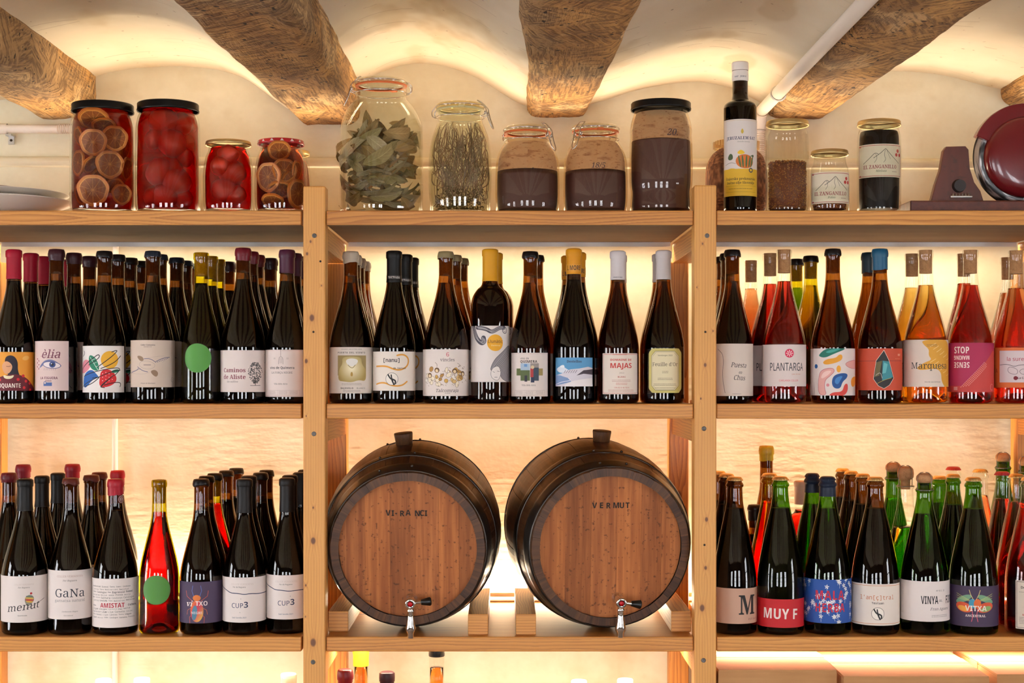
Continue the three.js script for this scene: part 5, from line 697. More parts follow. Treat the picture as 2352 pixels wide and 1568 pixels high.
{
  const j = standing('preserve_jar', 'tall black-lidded jar of red peeled tomatoes', 313, 459), H = j.h(238), prof = bigJar(j.R, H);
  jarShell(j.o, prof, jarGlass); screwLid(j.o, j.R * 0.945, H, blackLid, 0.016); part('tomato_juice', lathe(fill(prof, H * 0.93), 48), tomatoJuice, j.o);
  const list = [[365, 285, 32, 6], [400, 335, 36, 3], [340, 325, 27, 8], [435, 290, 26, 9], [352, 400, 34, 4], [420, 420, 36, 4], [372, 455, 30, 8], [445, 365, 24, 9], [332, 455, 22, 9], [385, 390, 30, 22], [440, 460, 22, 9]];
  const names = ['peeled tomato on the upper left under the lid of the tall tomato jar', 'large peeled tomato in the upper middle of the tall tomato jar', 0, 0, 'peeled tomato on the lower left of the tall tomato jar', 'large peeled tomato on the lower right of the tall tomato jar']; list.forEach(([px, py, r, inn], k) => { const ang = Math.asin(clamp((px - 386) / (j.R * j.s), -0.9, 0.9)) + j.yaw, rr = j.R - 0.006 - r / j.s * 0.8 - inn * 0.0006; const m = single('peeled_tomato', tomatoGeo, tomatoMat, names[k] || 'peeled tomato half hidden inside the tall tomato jar', 'tomato', 'tomatoes in the tall jar'); m.position.set(j.x + rr * Math.sin(ang), TOP + j.h(py), j.z + rr * Math.cos(ang)); m.scale.set(r / j.s, r / j.s, r / j.s * 0.8); m.rotation.set(k, k * 2.1, 0.3 * k); });
}
{
  const j = standing('preserve_jar', 'small gold-lidded jar packed with red tomatoes', 467, 582, 0.016), H = j.h(325), prof = smallJar(j.R, H);
  jarShell(j.o, prof, jarGlass); screwLid(j.o, j.R * 0.88, H, goldLid, 0.008); part('tomato_juice', lathe(fill(prof, H * 0.9), 48), tomatoJuice, j.o);
  [[498, 385, 27, 4], [545, 400, 29, 4], [505, 440, 28, 4], [552, 450, 25, 5], [525, 360, 24, 6]].forEach(([px, py, r, inn], k) => { const ang = Math.asin(clamp((px - 524) / (j.R * j.s), -0.85, 0.85)) + j.yaw, rr = j.R - 0.006 - r / j.s * 0.85 - inn * 0.0006; const m = single('peeled_tomato', tomatoGeo, tomatoMat, 'red tomato inside the small gold-lidded jar', 'tomato', 'tomatoes in the small jar'); m.position.set(j.x + rr * Math.sin(ang), TOP + j.h(py), j.z + rr * Math.cos(ang)); m.scale.setScalar(r / j.s); m.rotation.set(k * 1.3, k, k); });
}
const checkLid = phys({ map: canvasTexture(512, 64, (c) => { c.fillStyle = '#b3161e'; c.fillRect(0, 0, 512, 64); c.fillStyle = '#d8cfc8'; for (let k = 0; k < 14; k++) { c.beginPath(); c.moveTo(k * 36.6 + 8, 44); c.lineTo(k * 36.6 + 24, 44); c.lineTo(k * 36.6 + 16, 28); c.fill(); } }), roughness: 0.35, clearcoat: 0.3 });
{
  const j = standing('preserve_jar', 'small jar of orange slices with red patterned lid', 585, 705, 0.018), H = j.h(323), prof = smallJar(j.R, H);
  jarShell(j.o, prof, jarGlass); screwLid(j.o, j.R * 0.87, H, checkLid, 0.009); part('syrup', lathe(fill(prof, H * 0.9), 48), syrup, j.o);
  slices(j, [[613, 412, 34, -0.25, 0.1, 0.001, 'large pale orange slice at the left of the small red-lidded jar'], [655, 398, 29, 0.15, -0.15, 0.003, 'round orange slice in the middle of the small red-lidded jar'], [640, 352, 26, 0.1, 0.6, 0.006, 'tilted orange slice just under the lid of the small red-lidded jar'], [690, 447, 34, 0.3, 0.1, 0.004, 'orange slice at the lower right of the small red-lidded jar'], [640, 440, 28, 0.1, 0.9, 0.012], [670, 420, 26, 0.6, 0.3, 0.01], [622, 466, 26, -0.1, 1.0, 0.006], [688, 395, 24, 0.7, 0.1, 0.006]], 'orange slice half hidden behind others in the small red-lidded jar', 'orange slices in the small jar', 645);
  const k = thing('preserve_jar', 'small gold-lidded jar half hidden behind the red-lidded jar', 'jar', [X(668, -0.2), TOP, -0.2], 0, 'jars on the top shelf'), H2 = Y(347, -0.2) - TOP, p2 = smallJar(0.043, H2);
  jarShell(k, p2, jarGlass); screwLid(k, 0.038, H2, goldLid, 0.008); part('syrup', lathe(fill(p2, H2 * 0.85), 40), syrup, k);
}
// clip-top lids: glass lid, rubber ring, wire bail
const wireMat = std({ color: rgb(0.6, 0.58, 0.55), metalness: 1, roughness: 0.25 });
function clipLid(o, rn, y, glass, ring, turn, tabSide) {
  part('lid', merge([lathe([[rn + 0.001, y - 0.013], [rn + 0.0035, y - 0.012], [rn + 0.0035, y - 0.006], [rn + 0.001, y - 0.003], [rn * 0.7, y - 0.001], [0, y]], 56), lathe([[rn - 0.004, y - 0.013], [rn - 0.003, y - 0.006], [rn * 0.6, y - 0.005], [0, y - 0.0045]], 40)]), glass, o);
  const tab = new THREE.BoxGeometry(0.014, 0.0022, 0.012).translate(rn + 0.008, y - 0.015, 0).rotateY(tabSide);
  part('rubber_ring', merge([lathe([[rn - 0.003, y - 0.0165], [rn + 0.003, y - 0.0165], [rn + 0.0036, y - 0.015], [rn + 0.003, y - 0.0132], [rn - 0.003, y - 0.0132]], 56), tab]), ring, o);
  const W = [], wr = 0.0011, q = (a, r, yy) => [r * Math.sin(a), yy, r * Math.cos(a)];
  W.push(new THREE.TorusGeometry(rn + 0.0035, wr, 6, 56).rotateX(Math.PI / 2).translate(0, y - 0.03, 0), new THREE.TorusGeometry(rn + 0.0045, wr, 6, 56).rotateX(Math.PI / 2).translate(0, y - 0.009, 0));
  for (const side of [0, Math.PI]) for (const s of [-1, 1]) W.push(tube([q(turn + side + s * 0.16, rn + 0.0035, y - 0.03), q(turn + side + s * 0.15, rn + 0.012, y - 0.026), q(turn + side + s * 0.13, rn + 0.013, y - 0.016), q(turn + side + s * 0.14, rn + 0.006, y - 0.007)], wr, 12, 6));
  W.push(tube([q(turn - 0.14, rn + 0.006, y - 0.007), q(turn - 0.16, rn - 0.004, y + 0.0018), q(turn, rn - 0.008, y + 0.0022), q(turn + 0.16, rn - 0.004, y + 0.0018), q(turn + 0.14, rn + 0.006, y - 0.007)], wr, 16, 6));
  W.push(tube([q(turn - 0.13, rn + 0.013, y - 0.018), q(turn - 0.11, rn + 0.017, y - 0.034), q(turn - 0.08, rn + 0.023, y - 0.05), q(turn, rn + 0.0255, y - 0.056), q(turn + 0.08, rn + 0.023, y - 0.05), q(turn + 0.11, rn + 0.017, y - 0.034), q(turn + 0.13, rn + 0.013, y - 0.018)], wr * 1.15, 24, 6));
  for (const s of [-1, 1]) W.push(new THREE.TorusGeometry(0.003, wr, 6, 14).rotateY(turn).translate(...q(turn + s * 0.15, rn + 0.0115, y - 0.024)));
  part('wire_clip', merge(W), wireMat, o);
}
{ // bay leaves
  const j = standing('clip_top_jar', 'large square clip-top jar full of dried bay leaves', 779, 972, 0.02), H = j.h(181), R = j.R * 0.93, prof = spread([[R * 0.86, 0], [R * 0.97, 0.004], [R, 0.016], [R, H * 0.6], [R * 0.98, H * 0.68], [R * 0.88, H * 0.77], [R * 0.73, H * 0.825], [R * 0.66, H * 0.85], [R * 0.66, H * 0.94]], 44);
  jarShell(j.o, prof, jarGlass, 0.42, 0.5, true); j.o.rotation.y = 0; const lidR = R * 0.62; clipLid(j.o, lidR, H, jarGlass, rubber, -1.35, 1.2);
  const leafGeos = [0, 1, 2, 3].map((v) => { const g = new THREE.PlaneGeometry(1, 1, 8, 4), p = g.attributes.position; for (let i = 0; i < p.count; i++) { const u = p.getX(i) + 0.5, w = p.getY(i) * 2, half = 0.165 * Math.pow(Math.sin(Math.PI * Math.pow(u, 0.85)), 0.75) + 0.002; p.setXYZ(i, u - 0.5, w * half, (0.1 + v * 0.07) * Math.sin(u * Math.PI) * (v % 2 ? 1 : -1) + 0.09 * Math.abs(w) * (1 - 0.3 * v) + 0.015 * Math.sin(u * 9 + v)); } g.computeVertexNormals(); return g; });
  const leafMap = dataTexture(128, 64, (u, v) => { const m = Math.abs(v - 0.5), vein = m < 0.018 ? 1 : smooth(Math.abs(Math.sin((u * 9 - m * 4) * Math.PI)), 0.94, 1) * 0.35; return mix3(mix3([178, 160, 122], [146, 128, 90], fbm(u * 6, v * 5, 1)), [206, 190, 150], vein); }, { repeat: false });
  const leafMats = [0xffffff, 0xf0d8b0, 0xdcd8b8].map((color) => std({ map: leafMap, color, roughness: 0.75, side: THREE.DoubleSide })), Q = rng(33);
  for (let k = 0; k < 120; k++) {
    const a = (Q() * 2 - 1) * 2.6, shell = k < 74, r = (R - 0.013) * (shell ? 0.78 + 0.18 * Q() : 0.5 * Q()), y = 0.02 + Math.pow(Q(), 0.95) * (H * 0.6 - 0.015), L = 0.055 + 0.038 * Q();
    const m = single('bay_leaf', leafGeos[k % 4], leafMats[k % 3], 'dried grey-green bay leaf inside the large clip-top jar', 'leaf', 'bay leaves in the jar');
    const low = y < 0.09 ? 0.75 : 0; m.position.set(j.x + r * Math.sin(a), TOP + y, j.z + r * Math.cos(a)); m.rotation.set((low ? 1.1 : 0) + (Q() - 0.5) * 0.9, a + (Q() - 0.5) * 0.5, (Q() - 0.5) * (low ? 0.8 : 2.6), 'YXZ'); m.scale.setScalar(L);
  }
}
{ // thyme twigs
  const j = standing('clip_top_jar', 'rounded clip-top jar stuffed with dried herb twigs', 984, 1130, 0.022), H = j.h(236), R = j.R, prof = spread([[R * 0.8, 0], [R * 0.9, 0.004], [R * 0.95, 0.014], [R, H * 0.3], [R * 0.99, H * 0.5], [R * 0.9, H * 0.68], [R * 0.76, H * 0.79], [R * 0.7, H * 0.83], [R * 0.7, H * 0.93]], 44);
  jarShell(j.o, prof, greenGlass, 0, 0, true); clipLid(j.o, R * 0.7, H, paneGlass(0.93, 0.9, 0.74), phys({ color: 0xc8bc8a, roughness: 0.6 }), 1.25, -1.5);
  const Q = rng(71), twigs = [], twigs2 = [], rIn = (y) => { for (let i = 1; i < prof.length; i++) if (prof[i][1] >= y) return prof[i][0] - 0.007; return R * 0.6; };
  for (let k = 0; k < 380; k++) { const y0 = 0.012 + Q() * H * 0.55, len = 0.03 + Q() * 0.07, a = Q() * 6.28, p0 = Math.sqrt(Q()), dir = [(Q() - 0.5) * 0.9, 0.3 + Q() * 0.9, (Q() - 0.5) * 0.9], pts = []; for (let i = 0; i < 4; i++) { const y = clamp(y0 + dir[1] * len * i / 3 * (Q() < 0.3 ? 0.3 : 1), 0.01, H * 0.8); let x = p0 * rIn(y0) * Math.sin(a) + dir[0] * len * i / 3 + (Q() - 0.5) * 0.008, z = p0 * rIn(y0) * Math.cos(a) + dir[2] * len * i / 3 + (Q() - 0.5) * 0.008; const rr = Math.hypot(x, z), m = rIn(y); if (rr > m) { x *= m / rr; z *= m / rr; } pts.push([x, y, z]); } (k % 2 ? twigs : twigs2).push(tube(pts, 0.00035 + Q() * 0.0006, 7, 4)); }
  const crumbs = []; for (let k = 0; k < 900; k++) { const y = 0.008 + Math.pow(Q(), 2) * 0.045, a = Q() * 6.28, r = Math.sqrt(Q()) * (R * 0.9 - 0.008); crumbs.push(new THREE.TetrahedronGeometry(0.0012 + Q() * 0.0014).rotateX(Q() * 6).rotateY(Q() * 6).translate(r * Math.sin(a), y, r * Math.cos(a))); }
  const t = thing('dried_twigs', 'tangle of dried brown herb twigs inside the rounded jar', 'herbs', [j.x, TOP, j.z]); t.userData.kind = 'stuff';
  part('twig', merge(twigs), std({ color: 0x9a7c64, roughness: 0.85 }), t); part('twig', merge(twigs2), std({ color: 0x84705a, roughness: 0.85 }), t); part('crumbs', merge(crumbs), std({ color: 0x6a5c3a, roughness: 0.9 }), t);
}
const pasteMat = phys({ color: rgb(0.075, 0.026, 0.024), roughness: 0.55 });
const smear = (seed, dens) => dataTexture(256, 128, (u, v) => { const s = smooth(fbm(u * 16 + seed, v * 9, seed, 4), 0.6 - dens * 0.1, 0.75), t = smooth(fbm(u * 60, v * 40, seed + 3, 2), 0.7, 0.8); return mix3([224, 198, 164], [120, 72, 46], clamp(s * 0.35 + t * 0.45, 0, 1)); });
function handwriting(o, R, text, ang, y, size) { const map = canvasTexture(128, 64, (c) => { c.clearRect(0, 0, 128, 64); c.font = 'italic 46px serif'; c.fillStyle = '#1e2a4a'; c.textAlign = 'center'; c.textBaseline = 'middle'; c.fillText(text, 64, 32); }); const g = wrap(R + 0.0004, ang - size / R, ang + size / R, y - size / 2, y + size / 2, 10); part('handwritten_mark', g, std({ map, transparent: true, roughness: 0.6, side: THREE.DoubleSide }), o); }
const squat = (R, H) => spread([[R * 0.84, 0], [R * 0.94, 0.004], [R * 0.99, 0.014], [R, H * 0.5], [R * 0.97, H * 0.62], [R * 0.87, H * 0.72], [R * 0.76, H * 0.785], [R * 0.7, H * 0.82], [R * 0.7, H * 0.92]], 40);
for (const [a, b, top, lv, turn, tabSide, label, text] of [[1138, 1285, 289, 395, 0.9, 2.5, 'squat clip-top jar of brown paste with clasp at its right', ','], [1294, 1441, 287, 396, -0.75, -1.45, 'squat clip-top jar of brown paste with clasp at its left', '18/5']]) {
  const j = standing('clip_top_jar', label, a, b, 0.018), H = j.h(top), prof = squat(j.R, H); jarShell(j.o, prof, smearGlass); clipLid(j.o, j.R * 0.68, H, jarGlass, rubber, turn, tabSide); part('brown_paste', lathe(fill(prof, j.h(lv)), 48), pasteMat, j.o);
  const film = cutAt(prof, j.h(lv), H * 0.8, -0.0046); part('paste_smear', lathe(film, 48), phys({ map: smear(a, 0.3), roughness: 0.8, transmission: 0.72, thickness: 0, side: THREE.DoubleSide }), j.o); handwriting(j.o, j.R, text, text === ',' ? 0.15 : 0.02, j.h(lv) + (text === ',' ? 0.004 : 0.006), 0.02);
}
{
  const j = standing('preserve_jar', 'tall black-lidded jar of dark brown paste at the post', 1446, 1590, 0.016), H = j.h(236), R = j.R, prof = spread([[R * 0.86, 0], [R * 0.95, 0.004], [R * 0.985, 0.014], [R * 0.97, 0.045], [R, 0.06], [R, H * 0.62], [R * 0.98, H * 0.7], [R * 0.99, H * 0.75], [R * 0.93, H * 0.84], [R * 0.86, H * 0.9], [R * 0.855, H * 0.98]], 44);
  jarShell(j.o, prof, smearGlass); screwLid(j.o, R * 0.94, H, blackLid, 0.015); part('brown_paste', lathe(fill(prof, j.h(326)), 48), pasteMat, j.o); part('paste_smear', lathe(cutAt(prof, j.h(326), H * 0.9, -0.0046), 48), phys({ map: smear(7, 0.1), roughness: 0.8, transmission: 0.72, thickness: 0, side: THREE.DoubleSide }), j.o); handwriting(j.o, R, '20.', 0.27, j.h(314), 0.024);
}
{ // oil bottle
  const z = -0.06, s = scaleAt(z), o = thing('oil_bottle', 'tall black oil bottle with white cap and pumpkin label', 'bottle', [X(1700, z), TOP, z]), H = Y(146, z) - TOP, R = 37.5 / s;
  buildBottle(o, { type: 'square', R, H, glass: 'black', wine: 'red', cap: { kind: 'none' }, level: H - 0.075 });
  part('screw_cap', merge([lathe([[0.0152, H - 0.036], [0.0162, H - 0.035], [0.0162, H - 0.016], [0.0155, H - 0.015]], 32), lathe([[0.0162, H - 0.0145], [0.0168, H - 0.012], [0.0168, H], [0.0155, H + 0.0022], [0, H + 0.0024]], 32)]), foil(0xdcd2cb), o);
  const d = { cx: 1700, labels: [frontLabel([1664, 1737, 274, 450], '#d9cdc5', (d) => {
    d.rect(1660, 388, 1742, 452, '#dcae28'); d.blob([[1664, 396], [1680, 384], [1700, 392], [1720, 386], [1742, 392], [1742, 404], [1664, 404]], '#dcae28'); d.frame(2.5, '#b89a4a', 0.5); d.blob([[1705, 294], [1709, 303], [1705, 309], [1701, 303]], '#c8a83e'); d.text('JERUZALEM SAT', 1703, 317, 9.4, '#2a2a48', 'serif', { style: 'bold', sx: 0.92 }); d.text('Ekološko kmetija', 1708, 326, 3.6, '#8a8078', 'serif', { style: 'italic' });
    d.ellipse(1711, 371, 21, 16, 0.1, '#d0702a'); for (const k of [-12, -5, 3, 10, 15]) d.ellipse(1711 + k, 371, 2.2, 14, 0.08 * k * 0.2, '#5a6a3a'); d.blob([[1692, 352], [1700, 344], [1706, 346], [1712, 352], [1702, 356]], '#ecc22c'); d.blob([[1672, 362], [1678, 351], [1684, 356], [1684, 366], [1676, 368]], '#4a5a34'); d.blob([[1722, 358], [1730, 354], [1730, 362]], '#4a5a34'); d.line([[1668, 378], [1678, 372], [1690, 376]], '#5a4a34', 0.7); d.circle(1724, 391, 5.5, '#22304a'); d.circle(1724, 391, 3.4, '#d8b02c'); d.text('Štajersko prekmursko', 1702, 411, 7.6, '#3a3218', 'serif', { style: 'bold', sx: 0.9 }); d.text('bučno olje Slovenije', 1702, 420, 7.6, '#3a3218', 'serif', { style: 'bold', sx: 0.9 }); d.line([[1668, 427], [1734, 427]], '#8a7420', 0.5); d.small(1702, 433, 58, 1, '#4a4020'); d.line([[1668, 441], [1734, 441]], '#8a7420', 0.5);
  })] };
  addLabels(o, d, R, z, TOP, Math.atan2(-o.position.x, CAM_Z - z));
  const cap = canvasTexture(256, 64, (c) => { c.fillStyle = '#dcd2cb'; c.fillRect(0, 0, 256, 64); c.fillStyle = '#3a3a4a'; c.font = 'bold 22px serif'; c.textAlign = 'center'; c.fillText('SAT   JERUZ', 128, 40); }); part('cap_print', wrap(0.0166, -1.5, 1.5, H - 0.034, H - 0.022, 16).rotateY(-0.1), paper(cap), o);
  // the bag of grain behind it
  const bz = -0.2, grainMap = dataTexture(256, 256, (u, v) => mix3([86, 48, 28], [176, 118, 74], clamp(fbm(u * 60, v * 80, 3, 2) * 1.5 - 0.3, 0, 1)));
  const bag = new THREE.SphereGeometry(1, 48, 32), p = bag.attributes.position; for (let i = 0; i < p.count; i++) { const x = p.getX(i), y = p.getY(i), zz = p.getZ(i), sg = (v, e) => Math.sign(v) * Math.pow(Math.abs(v), e), f = 1 + 0.05 * (fbm(x * 4, y * 4, zz * 4, 3) - 0.5); p.setXYZ(i, sg(x, 0.72) * f * (1 - 0.16 * Math.max(0, y)), sg(y, 0.5), sg(zz, 0.8) * f); } bag.computeVertexNormals();
  const w = (1762 - 1620) / 2 / scaleAt(bz), h = (Y(336, bz) - TOP) / 2, b = thing('grain_bag', 'plump bag of brown grains standing behind the oil bottle', 'bag', [X(1691, bz), TOP, bz]);
  part('grains', bag.scale(w, h, 0.055).translate(0, h, 0), std({ map: grainMap, roughness: 0.8, bumpMap: grainMap, bumpScale: 0.003 }), b);
  const rim = []; for (let k = 0; k < 40; k++) { const a = k / 40 * 6.283; rim.push(new THREE.BoxGeometry(0.012, 0.012 + 0.006 * noise(k * 0.7, 3), 0.0008).rotateY(a).translate(w * 0.74 * Math.sin(a), 2 * h + 0.001, 0.04 * Math.cos(a))); } part('bag_edge', merge(rim), paneGlass(0.9, 0.82, 0.68, 0.3), b);
}
const flakeColors = [0x8a4a1e, 0xa8641f, 0x6e2c14, 0xb88032];
function flakes(name, label, category, j, prof, level, seed, n) { // grains against the glass, a solid core within
  const Q = rng(seed), core = cutAt(prof, 0.007, level - 0.003, -0.0075), geos = flakeColors.map(() => []), t = thing(name, label, category, [j.x, TOP, j.z]); t.userData.kind = 'stuff';
  const rAt = (y) => { for (let i = 1; i < prof.length; i++) if (prof[i][1] >= y) return prof[i][0]; return prof[prof.length - 1][0]; };
  for (let k = 0; k < n; k++) { const topLayer = Q() < 0.15, y = topLayer ? level - 0.002 * Q() : 0.008 + Q() * (level - 0.01), a = (Q() * 2 - 1) * 3.14, r = topLayer ? Math.sqrt(Q()) * (rAt(y) - 0.007) : rAt(y) - 0.0062 - 0.0012 * Q(); geos[k % 4].push(new THREE.TetrahedronGeometry(0.0011 + 0.0012 * Q()).scale(1, 0.7, 0.6).rotateX(Q() * 6).rotateZ(Q() * 6).translate(r * Math.sin(a), y, r * Math.cos(a))); }
  part('grain_mass', lathe([[0, 0.007], ...core, [0, level - 0.003]], 40), std({ color: 0x6a3416, roughness: 0.9 }), t);
  geos.forEach((g, i) => part('grains', merge(g), std({ color: flakeColors[i], roughness: 0.7 }), t));
}
const straightJar = (R, H) => spread([[R * 0.88, 0], [R * 0.97, 0.003], [R, 0.01], [R, H * 0.8], [R * 0.97, H * 0.86], [R * 0.92, H * 0.9], [R * 0.925, H * 0.98]], 36);
{
  const j = standing('spice_jar', 'straight gold-lidded jar part filled with orange spice grains', 1760, 1857, 0.02), H = j.h(278), prof = straightJar(j.R, H); jarShell(j.o, prof, jarGlass); screwLid(j.o, j.R * 0.975, H, goldLid, 0.01); flakes('spice_grains', 'coarse orange-brown spice grains inside the straight gold-lidded jar', 'spice', j, prof, j.h(372), 5, 3600);
}
const honeyLabel = (cx, x0, x1, y0, y1, sub) => frontLabel([x0, x1, y0, y1], '#d9cbb0', (d) => {
  const cxm = (x0 + x1) / 2, w = x1 - x0, h = y1 - y0; d.frame(3, '#a03a36', 1.1); for (const [x, y] of [[x0 + 4, y0 + 4], [x0 + 4, y1 - 4]]) d.rect(x - 1.6, y - 1.6, x + 1.6, y + 1.6, '#a03a36'); const P = (a, b) => [x0 + w * a, y0 + h * b];
  d.line([P(0.12, 0.58), P(0.26, 0.44), P(0.4, 0.25), P(0.48, 0.32)], '#3a3634', 1); d.line([P(0.36, 0.42), P(0.52, 0.3), P(0.64, 0.14), P(0.66, 0.16), P(0.8, 0.38), P(0.95, 0.57)], '#3a3634', 1); d.line([P(0.64, 0.18), P(0.6, 0.34), P(0.66, 0.46), P(0.6, 0.56)], '#4a4644', 0.7); d.line([P(0.41, 0.3), P(0.46, 0.42), P(0.38, 0.56)], '#4a4644', 0.7); d.line([P(0.68, 0.22), P(0.76, 0.46)], '#4a4644', 0.6); for (const [a, b] of [[0.93, 0.2], [0.9, 0.32], [0.97, 0.32]]) d.circle(...P(a, b), 4, '#b8342a');
  d.text('EL ZANGANILLO', x0 + w * 0.52, y0 + h * 0.68, 11.5, '#8a2430', 'serif', { style: 'bold', sx: 0.82 }); d.text(sub, x0 + w * 0.54, y0 + h * 0.82, 6.5, '#3a4a34', 'serif', { style: 'italic' }); d.small(x0 + w * 0.86, y0 + h * 0.83, 14, 1, '#6a4a44');
});
{
  const j = standing('honey_jar', 'small gold-lidded jar with mountain label and hexagon embossing', 1861, 1950, 0.014), H = j.h(346), R = j.R, prof = spread([[R * 0.86, 0], [R * 0.95, 0.003], [R, 0.012], [R, H * 0.55], [R * 0.96, H * 0.68], [R * 0.86, H * 0.8], [R * 0.83, H * 0.86], [R * 0.83, H * 0.98]], 36);
  jarShell(j.o, prof, jarGlass); screwLid(j.o, R * 0.93, H, goldLid, 0.009); flakes('pollen_grains', 'brown pollen grains inside the small mountain label jar', 'pollen', j, prof, 0.04, 15, 700); addLabels(j.o, { cx: 1905.5, labels: [honeyLabel(1905, 1865, 1948, 395, 467, 'Polen')] }, R, j.z, TOP, Math.atan2(-j.x, CAM_Z - j.z));
}
{
  const j = standing('honey_jar', 'tall gold-lidded jar of black honey with mountain label', 1970, 2068, 0.014), H = j.h(278), prof = straightJar(j.R, H); jarShell(j.o, prof, jarGlass); screwLid(j.o, j.R * 0.975, H, goldLid, 0.01); part('honey', lathe(fill(prof, H * 0.88), 44), phys({ color: rgb(0.003, 0.0015, 0.0015), roughness: 0.3, specularIntensity: 0.3 }), j.o); addLabels(j.o, { cx: 2019, labels: [honeyLabel(2019, 1974, 2066, 331, 407, 'Mielaza')] }, j.R, j.z, TOP, Math.atan2(-j.x, CAM_Z - j.z));
}
// ---------------------------------------------------------------- plates, bowl and slicer
{
  const z = -0.15, s = scaleAt(z), porcelain = phys({ color: rgb(0.74, 0.67, 0.58), roughness: 0.55 }), cx = X(-10, z);
  const dish = (R, h) => lathe([[0, 0.004], [R * 0.55, 0.003], [R * 0.58, 0], [R * 0.62, 0], [R * 0.64, 0.004], [R * 0.8, h * 0.6], [R, h * 0.94], [R * 1.005, h], [R * 0.99, h * 1.02], [R * 0.78, h * 0.72], [R * 0.6, 0.008], [0, 0.007]], 72);
  const a = single('serving_plate', dish(0.158, 0.034), porcelain, 'deep off-white plate at the bottom of the stack on the top shelf', 'plate', 'stacked plates'); a.position.set(cx, TOP, z);
  const b = single('serving_plate', dish(0.15, 0.022), porcelain, 'shallow off-white plate on top of the stack beside the orange jar', 'plate', 'stacked plates'); b.position.set(cx - 0.005, TOP + 0.0275, z);
  const c = single('small_bowl', lathe([[0, 0.003], [0.02, 0], [0.03, 0.001], [0.05, 0.012], [0.058, 0.024], [0.0565, 0.025], [0.048, 0.014], [0.028, 0.005], [0, 0.005]], 48), phys({ color: rgb(0.1, 0.025, 0.022), roughness: 0.35 }), 'small dark red bowl on the stacked plates', 'bowl'); c.position.set(X(-22, z), TOP + 0.0375, z);
}
{
  const z0 = -0.14, o = thing('manual_slicer', 'red hand slicer with round steel blade on a wooden base', 'slicer', [X(2230, z0), TOP, z0]), s = scaleAt(z0), lx = (px) => X(px, z0) - o.position.x, ly = (py) => Y(py, z0) - TOP;
  const redWood = phys({ map: oakMap(51, [120, 52, 34], [70, 28, 20]), roughness: 0.4, clearcoat: 0.3 }), red = phys({ color: rgb(0.16, 0.008, 0.012), roughness: 0.22, clearcoat: 0.3 }), worn = std({ map: dataTexture(256, 256, (u, v) => grey(70 + 150 * smooth(fbm(u * 18, v * 18, 2, 4), 0.4, 0.66))), metalness: 0.75, roughness: 0.4 });
  part('base_board', rbox(lx(2480) - lx(2068), 0.027, 0.15, 0.003, (lx(2480) + lx(2068)) / 2, 0.0135, 0), redWood, o);
  const sh = new THREE.Shape(), P = [[2127, 472], [2138, 430], [2150, 395], [2157, 352], [2163, 344], [2205, 343], [2211, 350], [2214, 392], [2224, 424], [2238, 444], [2247, 472]]; P.forEach(([x, y], i) => (i ? sh.lineTo(lx(x), ly(y)) : sh.moveTo(lx(x), ly(y))));
  const block = part('push_plate', new THREE.ExtrudeGeometry(sh, { depth: 0.014, bevelEnabled: true, bevelSize: 0.0015, bevelThickness: 0.0015, bevelSegments: 2 }).translate(0, 0, 0.02), redWood, o);
  const tw = []; for (let k = 0; k < 6; k++) tw.push(new THREE.ConeGeometry(0.0028, 0.009, 8).translate(lx(2176 + k * 7), ly(452), 0.04)); part('spike', merge([...tw, rbox(0.044, 0.004, 0.006, 0.001, lx(2194), ly(457), 0.04)]), steel, block); part('clamp_knob', new THREE.CylinderGeometry(0.012, 0.014, 0.012, 20).rotateX(Math.PI / 2).translate(lx(2190), ly(432), 0.04), phys({ color: rgb(0.02, 0.012, 0.01), roughness: 0.5 }), block);
  const bx = lx(2350), by = ly(362), rb = 116 / s;
  part('blade', lathe([[0, 0.004], [rb * 0.8, 0.0035], [rb, 0], [rb * 0.8, -0.002], [0, -0.002]], 96).rotateX(Math.PI / 2).translate(bx, by, 0.0), worn, o);
  part('housing', lathe([[0, 0.03], [rb * 0.5, 0.029], [rb * 0.72, 0.024], [rb * 0.79, 0.014], [rb * 0.8, 0.004]].reverse(), 72).rotateX(Math.PI / 2).translate(bx, by, 0.002), red, o);
  const arc = new THREE.Shape(); arc.absarc(bx, by, rb * 1.035, 0.35, 2.72, false); arc.absarc(bx, by, rb * 0.74, 2.72, 0.35, true); part('blade_guard', new THREE.ExtrudeGeometry(arc, { depth: 0.02, bevelEnabled: true, bevelSize: 0.002, bevelThickness: 0.002, bevelSegments: 2, curveSegments: 48 }).translate(0, 0, -0.006), red, o);
  part('blade_stand', rbox(0.05, by, 0.03, 0.004, bx, by / 2, -0.03), redWood, o);
}
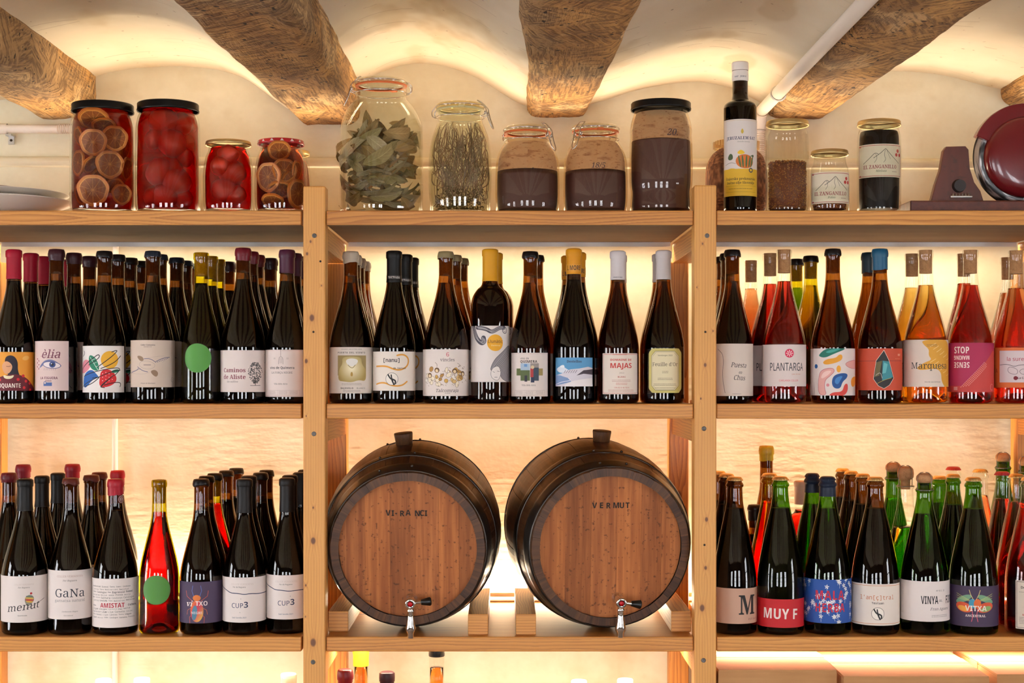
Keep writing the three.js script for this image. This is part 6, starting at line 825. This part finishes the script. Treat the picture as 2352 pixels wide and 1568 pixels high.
// ---------------------------------------------------------------- bottom shelf
{
  const low = SHELF.bottom, card = (seed) => std({ map: dataTexture(256, 256, (u, v) => mix3([198, 148, 98], [172, 122, 76], clamp(0.6 * fbm(u * 5, v * 5, seed) + 0.5 * fbm(u * 3, v * 90, seed + 2, 2) - 0.1, 0, 1))), roughness: 0.85 }), tape = phys({ color: rgb(0.5, 0.33, 0.16), roughness: 0.25, clearcoat: 0.4 });
  const spec = [[1650, 1922, 1538, 0.285, 0.0, 'closed brown cardboard box on the bottom shelf beside the post', 3], [1938, 2272, 1553, 0.3, 0.02, 'brown cardboard box with lit top, middle of the three below the right bay', 8], [2290, 2560, 1548, 0.29, -0.01, 'brown cardboard box at the right edge of the bottom shelf', 14]];
  for (const [a, b, py, dep, zf, label, seed] of spec) {
    const y = Y(py, zf), h = y - low, w = X(b, zf) - X(a, zf), m = card(seed), o = thing('cardboard_box', label, 'box', [(X(a, zf) + X(b, zf)) / 2, low, zf - dep / 2], 0, 'cardboard boxes');
    part('box_body', merge([box(w, h - 0.004, 0.004, 0, (h - 0.004) / 2, dep / 2 - 0.002), box(w, h - 0.004, 0.004, 0, (h - 0.004) / 2, -dep / 2 + 0.002), box(0.004, h - 0.004, dep - 0.008, -w / 2 + 0.002, (h - 0.004) / 2, 0), box(0.004, h - 0.004, dep - 0.008, w / 2 - 0.002, (h - 0.004) / 2, 0), box(w, 0.004, dep, 0, 0.002, 0)]), m, o);
    for (const sgn of [-1, 1]) part('flap', box(w - 0.001, 0.004, dep / 2 - 0.001, 0, 0, -sgn * (dep / 4)).rotateX(sgn * 0.012).translate(0, h - 0.002, sgn * dep / 2 - sgn * 0.0 + (sgn > 0 ? 0 : 0)), m, o);
    part('packing_tape', box(w + 0.001, 0.0008, 0.05, 0, h + 0.0016, 0), tape, o); for (const sgn of [-1, 1]) part('packing_tape', box(0.0008, 0.05, 0.05, sgn * (w / 2 + 0.0004), h - 0.025, 0), tape, o);
  }
  const bottle = (px, py, z, R, type, glass, wine, cap, level, label, extra) => { const o = thing('spirit_bottle', label, 'bottle', [X(px, z), low, z], 0, 'bottles on the bottom shelf'), H = Y(py, z) - low; buildBottle(o, { type, R, H, glass, wine, cap, level: level ? Y(level, z) - low : H * 0.62 }, 36); if (extra) extra(o, H); return o; };
  bottle(793, 1538, -0.12, 0.037, 'burgundy', 'dark', 'red', waxCap(0x6e1418, 0.025), 0, 'bottle with red wax cap under the left cask');
  bottle(829, 1478, -0.2, 0.038, 'spirit', 'clear', 'liquor', { kind: 'foil', color: 0xd8a01e, len: 0.045 }, 1530, 'tall orange liquor bottle with yellow neck label under the left cask');
  bottle(889, 1543, -0.14, 0.037, 'burgundy', 'dark', 'red', { kind: 'foil', color: 0x3a1c20, len: 0.05 }, 0, 'bottle with dark maroon cap under the left cask');
  bottle(1003, 1475, -0.16, 0.042, 'spirit', 'clear', 'liquor', { kind: 'stopper', color: 0x1a1410 }, 1532, 'bright orange liquor bottle with black stopper under the left cask');
  bottle(1330, 1563, -0.2, 0.038, 'spirit', 'clear', 'white', { kind: 'stopper', color: 0xd8cfc4 }, 0, 'white-capped bottle just visible under the right cask, left one');
  bottle(1436, 1560, -0.2, 0.042, 'spirit', 'clear', 'white', { kind: 'stopper', color: 0xd8cfc4 }, 0, 'white-capped bottle just visible under the right cask, right one');
  bottle(238, 1560, -0.2, 0.038, 'spirit', 'clear', 'white', { kind: 'stopper', color: 0xd8cfc4 }, 0, 'white-capped bottle just visible below the bright red wax bottle');
  bottle(326, 1558, -0.2, 0.038, 'spirit', 'clear', 'white', { kind: 'stopper', color: 0xd8cfc4 }, 0, 'white-capped bottle just visible below the ruby red bottle');
  bottle(663, 1547, -0.2, 0.042, 'spirit', 'clear', 'white', { kind: 'stopper', color: 0xc8a890 }, 0, 'copper-capped bottle just visible below the shelf by the left post');
}
renderer.render(scene, camera);
